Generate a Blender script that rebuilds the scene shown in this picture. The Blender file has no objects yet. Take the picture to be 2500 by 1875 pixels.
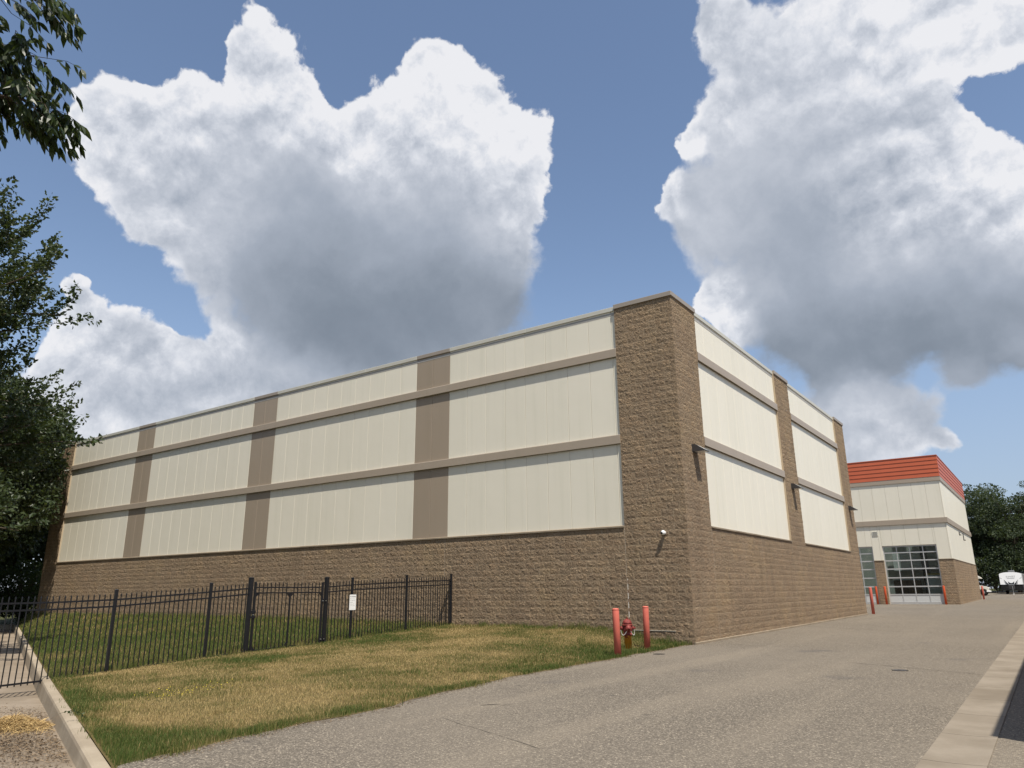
import bpy, math, random
import numpy as np
from mathutils import Vector, Matrix

# ------------------------------------------------------------------ camera, sky, sun, exposure
SC = bpy.context.scene
COL = SC.collection
cam_data = bpy.data.cameras.new("camera")
cam_data.lens = 25.706
cam_data.sensor_width = 36.0
cam_data.clip_start = 0.1
cam_data.clip_end = 2000.0
cam = bpy.data.objects.new("camera", cam_data)
COL.objects.link(cam)
CAM = Vector((8.5514, -20.8373, 1.4763))
cam.matrix_world = Matrix((
    (0.813243, 0.165685, 0.557838, CAM.x),
    (0.581867, -0.218108, -0.783492, CAM.y),
    (-0.008144, 0.961757, -0.273782, CAM.z),
    (0, 0, 0, 1)))
SC.camera = cam

SUN_EL = math.radians(62.0)
SUN_H = (0.857, -0.515)                      # horizontal direction towards the sun
SUN = Vector((SUN_H[0]*math.cos(SUN_EL), SUN_H[1]*math.cos(SUN_EL), math.sin(SUN_EL)))
sun_data = bpy.data.lights.new("sun", 'SUN')
sun_data.energy = 4.6
sun_data.angle = math.radians(0.6)
sun_data.color = (1.0, 0.935, 0.83)
sun = bpy.data.objects.new("sun", sun_data)
COL.objects.link(sun)
sun.rotation_euler = SUN.to_track_quat('Z', 'Y').to_euler()
SC.view_settings.view_transform = 'Standard'
SC.view_settings.look = 'None'
SC.view_settings.exposure = 0.42
SC.view_settings.gamma = 1.0
SC.view_settings.use_curve_mapping = False

# cumulus banks: direction (x, y, z), angular size, brightness
CLOUDS = [
    (-0.67,0.418,0.613,0.03,0.95), (-0.662,0.447,0.602,0.046,0.93), (-0.658,0.484,0.577,0.041,0.92), (-0.692,0.461,0.555,0.055,0.88), (-0.736,0.389,0.554,0.042,0.95), (-0.76,0.374,0.531,0.044,0.95), 
    (-0.777,0.334,0.533,0.037,0.92), (-0.795,0.31,0.521,0.027,0.88), (-0.797,0.346,0.496,0.051,0.86), (-0.765,0.401,0.503,0.059,0.84), (-0.521,0.581,0.626,0.034,1), (-0.507,0.615,0.603,0.049,1), 
    (-0.557,0.583,0.592,0.043,0.97), (-0.608,0.554,0.569,0.049,0.97), (-0.634,0.548,0.546,0.043,0.95), (-0.492,0.648,0.581,0.047,0.96), (-0.49,0.681,0.544,0.045,0.92), (-0.534,0.644,0.548,0.065,0.9), 
    (-0.605,0.595,0.529,0.065,0.86), (-0.706,0.504,0.498,0.075,0.67), (-0.667,0.571,0.479,0.09,0.59), (-0.757,0.453,0.471,0.067,0.77), (-0.796,0.396,0.458,0.051,0.77), (-0.58,0.653,0.487,0.085,0.69), 
    (-0.514,0.703,0.491,0.046,0.85), (-0.545,0.719,0.432,0.05,0.77), (-0.621,0.655,0.429,0.093,0.55), (-0.7,0.581,0.416,0.091,0.49), (-0.759,0.499,0.418,0.06,0.61), (-0.799,0.449,0.4,0.044,0.8), 
    (-0.808,0.404,0.428,0.037,0.83), (-0.798,0.482,0.362,0.037,0.75), (-0.76,0.537,0.365,0.053,0.53), (-0.718,0.602,0.349,0.067,0.39), (-0.664,0.66,0.351,0.078,0.37), (-0.602,0.711,0.363,0.072,0.41), 
    (-0.564,0.743,0.36,0.047,0.53), (-0.706,0.634,0.316,0.049,0.33), (-0.656,0.688,0.311,0.047,0.33), (-0.875,0.343,0.34,0.023,0.92), (-0.879,0.369,0.303,0.041,0.9), (-0.873,0.409,0.266,0.053,0.86), 
    (-0.892,0.388,0.23,0.062,0.84), (-0.849,0.473,0.235,0.055,0.82), (-0.809,0.519,0.275,0.046,0.84), (-0.802,0.51,0.312,0.023,0.86), (-0.778,0.567,0.269,0.065,0.74), (-0.739,0.619,0.267,0.061,0.7), 
    (-0.687,0.679,0.259,0.056,0.66), (-0.849,0.443,0.288,0.014,0.9), (-0.834,0.51,0.21,0.085,0.76), (-0.886,0.423,0.19,0.079,0.8), (-0.764,0.605,0.224,0.072,0.7), (-0.641,0.71,0.291,0.044,0.6), 
    (-0.206,0.734,0.647,0.039,0.84), (-0.181,0.78,0.6,0.068,0.78), (-0.235,0.794,0.561,0.038,0.84), (-0.281,0.792,0.542,0.02,0.98), (-0.316,0.816,0.483,0.029,0.92), (-0.285,0.841,0.46,0.049,0.72), 
    (-0.223,0.843,0.489,0.083,0.68), (-0.125,0.791,0.599,0.085,0.8), (-0.057,0.797,0.601,0.071,0.88), (0.005,0.805,0.593,0.054,0.96), (0.06,0.818,0.572,0.051,0.98), (-0.129,0.851,0.51,0.088,0.72), 
    (-0.057,0.85,0.523,0.054,0.84), (-0.064,0.893,0.445,0.085,0.92), (-0.008,0.871,0.491,0.024,1), (0.008,0.9,0.435,0.052,1), (-0.055,0.916,0.397,0.075,0.92), (0.032,0.924,0.38,0.055,0.94), 
    (-0.199,0.889,0.411,0.078,0.58), (-0.283,0.876,0.391,0.022,0.92), (-0.248,0.898,0.364,0.046,0.66), (-0.135,0.92,0.367,0.09,0.54), (-0.043,0.942,0.333,0.074,0.46), (0.019,0.944,0.329,0.051,0.54), 
    (-0.209,0.926,0.313,0.056,0.42), (-0.149,0.944,0.293,0.054,0.35), (-0.083,0.951,0.299,0.046,0.36), (-0.185,0.946,0.267,0.028,0.44), (-0.275,0.9,0.339,0.032,0.88), (-0.299,0.881,0.368,0.024,0.94), 
    (-0.155,0.96,0.232,0.038,0.76), (-0.116,0.977,0.178,0.032,0.8), (-0.075,0.983,0.168,0.02,0.8), (-0.173,0.968,0.183,0.043,0.76), (-0.12,0.966,0.228,0.021,0.7), (0.001,0.961,0.277,0.019,0.66), 
    (-0.194,0.949,0.248,0.025,0.6), (-0.03,0.959,0.281,0.042,0.42), (0.019,0.957,0.289,0.04,0.46), (-0.206,0.953,0.221,0.033,0.72), (-0.095,0.975,0.203,0.028,0.72), (-0.05,0.968,0.245,0.025,0.6), 
]

def build_world():
    w = bpy.data.worlds.new("World")
    SC.world = w
    w.use_nodes = True
    w.cycles.sampling_method = 'NONE'
    nt = w.node_tree
    N, L = nt.nodes, nt.links
    N.clear()

    def nd(t, **kw):
        n = N.new(t)
        for k, v in kw.items():
            setattr(n, k, v)
        return n

    def put(sock, v):
        if hasattr(v, "is_linked") or hasattr(v, "links"):
            L.new(v, sock)
        else:
            sock.default_value = v

    def mth(op, a, b=None, c=None, clamp=False):
        n = nd('ShaderNodeMath', operation=op, use_clamp=clamp)
        put(n.inputs[0], a)
        if b is not None: put(n.inputs[1], b)
        if c is not None: put(n.inputs[2], c)
        return n.outputs[0]

    def vmth(op, a, b=None, c=None):
        n = nd('ShaderNodeVectorMath', operation=op)
        put(n.inputs[0], a)
        if b is not None: put(n.inputs[1], b)
        if c is not None: put(n.inputs[2], c)
        return n.outputs[1] if op in ('DISTANCE', 'DOT_PRODUCT', 'LENGTH') else n.outputs[0]

    def noise(vec, scale, detail, rough, color=False, lac=2.0):
        n = nd('ShaderNodeTexNoise')
        put(n.inputs['Vector'], vec)
        n.inputs['Scale'].default_value = scale
        n.inputs['Detail'].default_value = detail
        n.inputs['Roughness'].default_value = rough
        n.inputs['Lacunarity'].default_value = lac
        return n.outputs['Color'] if color else n.outputs['Fac']

    def puffs(vec, scale, detail, rough):
        n = nd('ShaderNodeTexVoronoi', feature='F1')
        put(n.inputs['Vector'], vec)
        n.inputs['Scale'].default_value = scale
        n.inputs['Detail'].default_value = detail
        n.inputs['Roughness'].default_value = rough
        n.inputs['Lacunarity'].default_value = 2.3
        n.normalize = True
        return n.outputs['Distance']

    def remap(v, a, b, smooth=True):
        n = nd('ShaderNodeMapRange', interpolation_type='SMOOTHSTEP' if smooth else 'LINEAR')
        put(n.inputs[0], v)
        n.inputs[1].default_value = a
        n.inputs[2].default_value = b
        return n.outputs[0]

    d = nd('ShaderNodeTexCoord').outputs['Generated']
    # gently bend the cloud field
    wv = noise(d, 6.0, 5.0, 0.6, color=True)
    wv = vmth('SUBTRACT', wv, (0.5, 0.5, 0.5))
    p = vmth('MULTIPLY_ADD', wv, (0.115, 0.115, 0.115), d)
    acc_w, acc_t = 0.0, 0.0
    for (x, y, z, r, t) in CLOUDS:
        dist = vmth('DISTANCE', p, (x, y, z))
        s = mth('MULTIPLY_ADD', dist, -1.0/(1.62*r), 1.0, clamp=True)
        s2 = mth('MULTIPLY', s, s)
        acc_w = mth('ADD', s2, acc_w)
        acc_t = mth('MULTIPLY_ADD', s2, t, acc_t)
    # the same broken cloud cover goes on round the rest of the sky
    away = remap(vmth('DOT_PRODUCT', d, (-0.5578, 0.7835, 0.2738)), 0.66, 0.50)
    far = mth('MULTIPLY', mth('SUBTRACT', noise(d, 2.6, 3.0, 0.5), 0.47), 4.0, clamp=True)
    far = mth('MULTIPLY', far, away)
    acc_w = mth('ADD', far, acc_w)
    acc_t = mth('MULTIPLY_ADD', far, 0.72, acc_t)
    tone = mth('DIVIDE', acc_t, mth('ADD', acc_w, 0.0005))
    body = mth('POWER', acc_w, 0.5)

    def billow(v):
        a = mth('SUBTRACT', 0.48, puffs(v, 10.0, 2.0, 0.62))
        b = mth('SUBTRACT', noise(v, 17.0, 8.0, 0.64), 0.5)
        return mth('MULTIPLY_ADD', a, 0.85, mth('MULTIPLY', b, 1.30))
    q = vmth('MULTIPLY_ADD', wv, (0.04, 0.04, 0.04), d)
    n0 = billow(q)
    n1 = billow(vmth('ADD', q, (0.009, -0.006, 0.020)))
    relief = mth('SUBTRACT', n0, n1)
    e = mth('ADD', body, mth('MULTIPLY', n0, 0.56))
    # crisp where the bank is bright and growing, ragged and soft below
    grow = remap(tone, 0.62, 0.90)
    width = mth('MULTIPLY_ADD', mth('SUBTRACT', 1.0, grow), 0.34, 0.10)
    cover = mth('DIVIDE', mth('SUBTRACT', e, 0.40), width, clamp=True)
    cover = remap(cover, 0.0, 1.0)
    thick = remap(e, 0.40, 0.80)
    rim = mth('MULTIPLY_ADD', mth('SUBTRACT', 1.0, thick), 0.13, tone)
    amp = mth('MULTIPLY_ADD', grow, 0.50, 0.10)
    val = mth('MULTIPLY_ADD', relief, amp, rim)
    mott = mth('SUBTRACT', noise(p, 4.2, 5.0, 0.52), 0.5)
    val = mth('MULTIPLY_ADD', mott, 0.44, val)
    ramp = nd('ShaderNodeValToRGB')
    cr = ramp.color_ramp
    cr.elements[0].position = 0.22
    cr.elements[0].color = (0.185, 0.225, 0.275, 1)
    cr.elements[1].position = 1.0
    cr.elements[1].color = (0.98, 0.985, 1.0, 1)
    for pos, c in ((0.42, (0.28, 0.325, 0.385, 1)), (0.62, (0.43, 0.48, 0.555, 1)), (0.80, (0.64, 0.68, 0.745, 1)), (0.90, (0.81, 0.84, 0.89, 1))):
        el = cr.elements.new(pos)
        el.color = c
    L.new(val, ramp.inputs[0])
    cloud = vmth('MULTIPLY', ramp.outputs[0], (5.05, 5.05, 5.15))
    sky = nd('ShaderNodeTexSky', sky_type='NISHITA')
    sky.sun_disc = False
    sky.sun_elevation = SUN_EL
    sky.sun_rotation = math.atan2(SUN_H[0], SUN_H[1])
    sky.altitude = 200.0
    sky.air_density = 1.0
    sky.dust_density = 0.55
    sky.ozone_density = 2.4
    mix = nd('ShaderNodeMix', data_type='RGBA')
    L.new(mth('MULTIPLY', cover, 0.97), mix.inputs[0])
    # summer haze low in the sky, all the way round
    sep = nd('ShaderNodeSeparateXYZ')
    L.new(d, sep.inputs[0])
    hz = nd('ShaderNodeMix', data_type='RGBA')
    L.new(mth('MULTIPLY', remap(sep.outputs[2], 0.42, 0.0), 0.75), hz.inputs[0])
    L.new(vmth('MULTIPLY', sky.outputs[0], (1.02, 0.935, 0.87)), hz.inputs[6])
    hz.inputs[7].default_value = (1.80, 2.28, 3.25, 1.0)
    L.new(hz.outputs[2], mix.inputs[6])
    L.new(cloud, mix.inputs[7])
    bg = nd('ShaderNodeBackground')
    bg.inputs[1].default_value = 0.13
    L.new(mix.outputs[2], bg.inputs[0])
    out = nd('ShaderNodeOutputWorld')
    L.new(bg.outputs[0], out.inputs[0])

build_world()

# ------------------------------------------------------------------ helpers
RNG = np.random.default_rng(7)
random.seed(7)

class MB:
    """collects boxes, tubes and faces into one mesh"""
    def __init__(self):
        self.v, self.f = [], []
    def add(self, vs, fs):
        o = len(self.v)
        self.v += [tuple(p) for p in vs]
        self.f += [tuple(i+o for i in q) for q in fs]
        return self
    def box(self, x0, x1, y0, y1, z0, z1, c=0.0):
        if c <= 0:
            return self.add([(x0,y0,z0),(x1,y0,z0),(x1,y1,z0),(x0,y1,z0),(x0,y0,z1),(x1,y0,z1),(x1,y1,z1),(x0,y1,z1)],
                            [(0,3,2,1),(4,5,6,7),(0,1,5,4),(1,2,6,5),(2,3,7,6),(3,0,4,7)])
        lo, hi = (x0,y0,z0), (x1,y1,z1)
        idx, vs = {}, []
        for sx in (0,1):
            for sy in (0,1):
                for sz in (0,1):
                    s = (sx,sy,sz)
                    for a in range(3):
                        p = []
                        for k in range(3):
                            e = (lo,hi)[s[k]][k]
                            if k != a: e += c if s[k] == 0 else -c
                            p.append(e)
                        idx[(s,a)] = len(vs); vs.append(p)
        fs = []
        for a in range(3):
            b, d = (a+1)%3, (a+2)%3
            for sa in (0,1):
                q = []
                for (sb,sd) in ((0,0),(1,0),(1,1),(0,1)):
                    s = [0,0,0]; s[a]=sa; s[b]=sb; s[d]=sd
                    q.append(idx[(tuple(s),a)])
                fs.append(q if sa else q[::-1])
            for sb in (0,1):
                for sd in (0,1):
                    s0=[0,0,0]; s1=[0,0,0]
                    s0[b]=s1[b]=sb; s0[d]=s1[d]=sd; s1[a]=1
                    q=[idx[(tuple(s0),b)],idx[(tuple(s1),b)],idx[(tuple(s1),d)],idx[(tuple(s0),d)]]
                    fs.append(q if (sb+sd)%2==0 else q[::-1])
        for sx in (0,1):
            for sy in (0,1):
                for sz in (0,1):
                    q=[idx[((sx,sy,sz),k)] for k in range(3)]
                    fs.append(q if (sx+sy+sz)%2 else q[::-1])
        return self.add(vs, fs)
    def tube(self, pts, rad, n=8, cap=True):
        pts = [Vector(p) for p in pts]
        rs = rad if isinstance(rad, (list, tuple)) else [rad]*len(pts)
        o = len(self.v)
        prev = None
        for i, p in enumerate(pts):
            t = (pts[min(i+1,len(pts)-1)] - pts[max(i-1,0)]).normalized()
            if prev is None:
                a = t.cross(Vector((0,0,1)) if abs(t.z) < .9 else Vector((1,0,0))).normalized()
            else:
                a = (prev - t*prev.dot(t)).normalized()
            prev = a
            b = t.cross(a)
            for k in range(n):
                w = 2*math.pi*k/n
                self.v.append(tuple(p + (a*math.cos(w) + b*math.sin(w))*rs[i]))
        for i in range(len(pts)-1):
            for k in range(n):
                k2 = (k+1) % n
                self.f.append((o+i*n+k, o+i*n+k2, o+(i+1)*n+k2, o+(i+1)*n+k))
        if cap:
            self.f.append(tuple(o+k for k in range(n))[::-1])
            self.f.append(tuple(o+(len(pts)-1)*n+k for k in range(n)))
        return self
    def lathe(self, prof, n=20, base=(0,0,0), axis='Z'):
        o = len(self.v)
        for (r, h) in prof:
            for k in range(n):
                w = 2*math.pi*k/n
                c, s = r*math.cos(w), r*math.sin(w)
                q = {'Z':(c,s,h),'X':(h,c,s),'Y':(s,h,c)}[axis]
                self.v.append((base[0]+q[0], base[1]+q[1], base[2]+q[2]))
        m = len(prof)
        for i in range(m-1):
            for k in range(n):
                k2=(k+1)%n
                self.f.append((o+i*n+k,o+i*n+k2,o+(i+1)*n+k2,o+(i+1)*n+k))
        self.f.append(tuple(o+k for k in range(n))[::-1])
        self.f.append(tuple(o+(m-1)*n+k for k in range(n)))
        return self
    def prism(self, poly, y0, y1, axis='Y'):
        """polygon in the two other axes, pushed along axis"""
        n = len(poly)
        def P(a, b, t):
            return {'Y':(a,t,b),'X':(t,a,b),'Z':(a,b,t)}[axis]
        vs = [P(a,b,y0) for a,b in poly] + [P(a,b,y1) for a,b in poly]
        fs = [tuple(range(n)), tuple(range(2*n-1,n-1,-1))]
        for i in range(n):
            j=(i+1)%n
            fs.append((i, i+n, j+n, j))
        return self.add(vs, fs)
    def mesh(self, name):
        me = bpy.data.meshes.new(name)
        me.from_pydata(self.v, [], self.f)
        return me
    def build(self, name, mat, parent=None, smooth=False, fix=True):
        me = self.mesh(name)
        if fix:
            import bmesh
            bm = bmesh.new(); bm.from_mesh(me)
            bmesh.ops.recalc_face_normals(bm, faces=bm.faces)
            bm.to_mesh(me); bm.free()
        me.materials.append(mat)
        if smooth:
            me.polygons.foreach_set('use_smooth', [True]*len(me.polygons))
        return link(name, me, parent)

def link(name, data, parent=None, loc=None):
    o = bpy.data.objects.new(name, data)
    COL.objects.link(o)
    if parent is not None:
        o.parent = parent
    if loc is not None:
        o.location = loc
    return o

def fast_mesh(name, verts, tris, mat, attrs=None, smooth=False):
    """numpy arrays (n,3) and (m,k) into a mesh; attrs are per-vertex floats"""
    me = bpy.data.meshes.new(name)
    nv, (nf, k) = len(verts), tris.shape
    me.vertices.add(nv)
    me.vertices.foreach_set('co', np.ascontiguousarray(verts, np.float32).ravel())
    me.loops.add(nf*k)
    me.loops.foreach_set('vertex_index', np.ascontiguousarray(tris, np.int32).ravel())
    me.polygons.add(nf)
    me.polygons.foreach_set('loop_start', np.arange(0, nf*k, k, dtype=np.int32))
    try:
        me.polygons.foreach_set('loop_total', np.full(nf, k, np.int32))
    except Exception:
        pass
    me.polygons.foreach_set('use_smooth', np.full(nf, bool(smooth)))
    for an, arr in (attrs or {}).items():
        at = me.attributes.new(an, 'FLOAT', 'POINT')
        at.data.foreach_set('value', np.ascontiguousarray(arr, np.float32))
    me.materials.append(mat)
    me.update()
    return me

def thing(name, label, cat, loc=(0,0,0), rz=0.0, group=None):
    o = bpy.data.objects.new(name, None)
    o.empty_display_size = 0.2
    COL.objects.link(o)
    o.location = loc
    o.rotation_euler = (0,0,rz)
    tag(o, label, cat, group)
    return o

def tag(o, label=None, cat=None, group=None, kind=None):
    if label: o['label'] = label
    if cat: o['category'] = cat
    if group: o['group'] = group
    if kind: o['kind'] = kind
    return o

def copy_tree(o, parent=None):
    c = o.copy()
    COL.objects.link(c)
    c.parent = parent
    for ch in list(o.children):
        copy_tree(ch, c)
    return c

# ------------------------------------------------------------------ materials
class NT:
    def __init__(self, name):
        self.m = bpy.data.materials.new(name)
        self.m.use_nodes = True
        self.t = self.m.node_tree
        self.n, self.l = self.t.nodes, self.t.links
        self.b = self.n['Principled BSDF']
    def nd(self, t, **kw):
        n = self.n.new(t)
        for k, v in kw.items(): setattr(n, k, v)
        return n
    def put(self, s, v):
        if hasattr(v, 'links'): self.l.new(v, s)
        else: s.default_value = v
    def pos(self):
        return self.nd('ShaderNodeNewGeometry').outputs['Position']
    def scaled(self, v, s):
        n = self.nd('ShaderNodeVectorMath', operation='MULTIPLY')
        self.put(n.inputs[0], v); n.inputs[1].default_value = s
        return n.outputs[0]
    def noise(self, scale, detail=4.0, rough=0.55, vec=None, dist=0.0):
        n = self.nd('ShaderNodeTexNoise')
        self.put(n.inputs['Vector'], vec if vec is not None else self.pos())
        n.inputs['Scale'].default_value = scale
        n.inputs['Detail'].default_value = detail
        n.inputs['Roughness'].default_value = rough
        n.inputs['Distortion'].default_value = dist
        return n.outputs['Fac']
    def cells(self, scale, vec=None, feature='F1', out='Distance'):
        n = self.nd('ShaderNodeTexVoronoi', feature=feature)
        self.put(n.inputs['Vector'], vec if vec is not None else self.pos())
        n.inputs['Scale'].default_value = scale
        return n.outputs[out]
    def attr(self, name):
        return self.nd('ShaderNodeAttribute', attribute_name=name).outputs['Fac']
    def math(self, op, a, b=0.5, c=None, clamp=False):
        n = self.nd('ShaderNodeMath', operation=op, use_clamp=clamp)
        self.put(n.inputs[0], a); self.put(n.inputs[1], b)
        if c is not None: self.put(n.inputs[2], c)
        return n.outputs[0]
    def range(self, v, a, b, c=0.0, d=1.0):
        n = self.nd('ShaderNodeMapRange', interpolation_type='SMOOTHSTEP')
        self.put(n.inputs[0], v)
        for i, x in enumerate((a,b,c,d)): n.inputs[i+1].default_value = x
        return n.outputs[0]
    def mix(self, f, a, b, mode='MIX'):
        n = self.nd('ShaderNodeMix', data_type='RGBA', blend_type=mode)
        self.put(n.inputs[0], f)
        for i, c in ((6,a),(7,b)):
            if isinstance(c, tuple): c = (*c[:3], 1.0)
            self.put(n.inputs[i], c)
        return n.outputs[2]
    def ramp(self, f, stops):
        n = self.nd('ShaderNodeValToRGB')
        cr = n.color_ramp
        while len(cr.elements) < len(stops): cr.elements.new(0.5)
        for e, (p, c) in zip(cr.elements, stops):
            e.position = p; e.color = (*c, 1.0)
        self.put(n.inputs[0], f)
        return n.outputs[0]
    def bump(self, h, strength=0.3, dist=0.01, prev=None):
        n = self.nd('ShaderNodeBump')
        n.inputs['Strength'].default_value = strength
        n.inputs['Distance'].default_value = dist
        self.put(n.inputs['Height'], h)
        if prev is not None: self.put(n.inputs['Normal'], prev)
        return n.outputs[0]
    def done(self, color=None, rough=0.8, metal=0.0, spec=0.3, normal=None):
        b = self.b
        if color is not None:
            if isinstance(color, tuple): color = (*color[:3], 1.0)
            self.put(b.inputs['Base Color'], color)
        self.put(b.inputs['Roughness'], rough)
        b.inputs['Metallic'].default_value = metal
        b.inputs['Specular IOR Level'].default_value = spec
        if normal is not None: self.put(b.inputs['Normal'], normal)
        return self.m

def worn(name, col, rough=0.6, var=0.15, scale=3.0, spec=0.3, metal=0.0, bump=0.0, bscale=60.0):
    t = NT(name)
    f = t.noise(scale, 5.0, 0.6)
    dark = tuple(c*(1-var) for c in col)
    lite = tuple(min(1, c*(1+var)) for c in col)
    c = t.mix(f, dark, lite)
    nrm = t.bump(t.noise(bscale, 3.0), bump, 0.004) if bump else None
    return t.done(c, rough, metal, spec, nrm)

def mat_block(name, base):
    t = NT(name)
    big = t.noise(0.55, 4.0, 0.6)
    mid = t.noise(2.6, 4.0, 0.6)
    fine = t.noise(19.0, 6.0, 0.75)
    r, g, b = base
    c = t.ramp(big, [(0.30, (r*.84, g*.82, b*.83)), (0.5, (r, g, b)), (0.70, (r*1.10, g*1.08, b*.98))])
    c = t.mix(t.range(mid, 0.35, 0.75, 0.0, 0.45), c, (r*1.12, g*.98, b*.86))
    c = t.mix(t.range(fine, 0.50, 0.70, 0.0, 0.85), c, (r*1.50, g*1.45, b*1.35))
    c = t.mix(t.range(fine, 0.48, 0.30, 0.0, 0.85), c, (r*.50, g*.48, b*.48))
    c = t.mix(t.range(t.attr('tone'), 0.0, 1.0, 0.0, 0.42), c, (r*.66, g*.66, b*.68))
    drip = t.noise(1.0, 5.0, 0.6, t.scaled(t.pos(), (1.5, 1.5, 0.22)))
    c = t.mix(t.range(drip, 0.52, 0.72, 0.0, 0.35), c, (r*.55, g*.53, b*.52))
    h = t.noise(15.0, 6.0, 0.72)
    n = t.bump(h, 1.0, 0.09)
    n = t.bump(t.noise(90.0, 3.0, 0.6), 0.4, 0.008, n)
    return t.done(c, 0.95, spec=0.12, normal=n)

def mat_panel(name, col):
    """factory-coated metal panel with a fine embossed stucco and light run-off staining"""
    t = NT(name)
    streak = t.noise(1.0, 5.0, 0.6, t.scaled(t.pos(), (3.4, 3.4, 0.14)))
    soft = t.noise(0.45, 3.0)
    r, g, b = col
    c = t.mix(t.range(streak, 0.48, 0.78, 0.0, 0.42), col, (r*.80, g*.82, b*.78))
    c = t.mix(t.range(soft, 0.35, 0.7, 0.0, 0.25), c, (r*1.03, g*1.03, b*1.05))
    oi = t.nd('ShaderNodeObjectInfo').outputs['Random']
    c = t.mix(t.math('MULTIPLY', oi, 0.30), c, (r*.90, g*.90, b*.89))
    wob = t.noise(1.3, 2.0, 0.5)
    n = t.bump(wob, 0.25, 0.02)
    n = t.bump(t.noise(120.0, 2.0, 0.6), 0.10, 0.004, n)
    return t.done(c, 0.42, spec=0.35, normal=n)

def mat_asphalt():
    t = NT('asphalt')
    p = t.pos()
    gr = t.cells(62.0, p, out='Color')
    sep = t.nd('ShaderNodeSeparateColor'); t.put(sep.inputs[0], gr)
    st = sep.outputs[0]
    dist = t.cells(62.0, p)
    big = t.noise(0.16, 4.0, 0.55)
    mid = t.noise(1.1, 5.0, 0.6)
    tracks = t.noise(1.0, 3.0, 0.5, t.scaled(p, (0.75, 0.05, 1.0)))
    c = t.ramp(st, [(0.0, (0.080,0.068,0.054)), (0.35, (0.135,0.115,0.090)), (0.7, (0.200,0.172,0.134)), (0.93, (0.34,0.290,0.222)), (1.0, (0.52,0.45,0.35))])
    c = t.mix(t.range(dist, 0.30, 0.60, 0.0, 0.5), c, (0.085, 0.074, 0.062))
    coarse = t.noise(36.0, 4.0, 0.75)
    c = t.mix(t.range(coarse, 0.52, 0.70, 0.0, 0.55), c, (0.33, 0.285, 0.225))
    c = t.mix(t.range(coarse, 0.48, 0.32, 0.0, 0.55), c, (0.075, 0.066, 0.057))
    c = t.mix(t.range(big, 0.35, 0.7, 0.0, 0.45), c, (0.205, 0.176, 0.138))
    c = t.mix(t.range(mid, 0.55, 0.75, 0.0, 0.32), c, (0.115, 0.098, 0.082))
    c = t.mix(t.range(tracks, 0.52, 0.70, 0.0, 0.22), c, (0.28, 0.236, 0.178))
    spots = t.cells(1.1, p)
    c = t.mix(t.range(spots, 0.10, 0.03, 0.0, 0.55), c, (0.055, 0.050, 0.046))
    blot = t.noise(0.42, 2.0, 0.4)
    c = t.mix(t.range(blot, 0.66, 0.74, 0.0, 0.45), c, (0.085, 0.078, 0.075))
    n = t.bump(t.math('SUBTRACT', 1.0, dist), 0.65, 0.012)
    n = t.bump(mid, 0.25, 0.03, n)
    return t.done(c, 0.9, spec=0.2, normal=n)

def mat_concrete(name, col, stain=0.35):
    t = NT(name)
    a = t.noise(1.2, 6.0, 0.65)
    f = t.noise(40.0, 4.0, 0.6)
    s = t.noise(0.5, 3.0, 0.5)
    r, g, b = col
    c = t.mix(t.range(a, 0.35, 0.7), (r*.80, g*.79, b*.77), col)
    c = t.mix(t.range(s, 0.52, 0.70, 0.0, stain), c, (r*.55, g*.52, b*.48))
    c = t.mix(t.range(f, 0.55, 0.8, 0.0, 0.25), c, (r*1.2, g*1.2, b*1.2))
    n = t.bump(f, 0.35, 0.004)
    n = t.bump(a, 0.25, 0.02, n)
    return t.done(c, 0.92, spec=0.15, normal=n)

def mat_leaf(name, dark, lite, trans=0.35, rough=0.5):
    t = NT(name)
    a = t.attr('tint')
    c = t.mix(a, dark, lite)
    t.done(c, rough, spec=0.35)
    tr = t.nd('ShaderNodeBsdfTranslucent')
    tc = t.mix(0.55, c, (0.20, 0.26, 0.04))
    t.put(tr.inputs[0], tc)
    mx = t.nd('ShaderNodeMixShader')
    mx.inputs[0].default_value = trans
    t.l.new(t.b.outputs[0], mx.inputs[1]); t.l.new(tr.outputs[0], mx.inputs[2])
    t.l.new(mx.outputs[0], t.n['Material Output'].inputs[0])
    return t.m

def mat_glass(name, tint=(0.75,0.80,0.80), refl=1.0):
    t = NT(name)
    for n in (t.b,): t.n.remove(n)
    tr = t.nd('ShaderNodeBsdfTransparent'); tr.inputs[0].default_value = (*tint, 1)
    gl = t.nd('ShaderNodeBsdfGlossy'); gl.inputs['Roughness'].default_value = 0.02
    gl.inputs[0].default_value = (refl, refl, refl, 1)
    fr = t.nd('ShaderNodeFresnel'); fr.inputs[0].default_value = 1.5
    mx = t.nd('ShaderNodeMixShader')
    t.l.new(fr.outputs[0], mx.inputs[0]); t.l.new(tr.outputs[0], mx.inputs[1]); t.l.new(gl.outputs[0], mx.inputs[2])
    t.l.new(mx.outputs[0], t.n['Material Output'].inputs[0])
    return t.m

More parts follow.
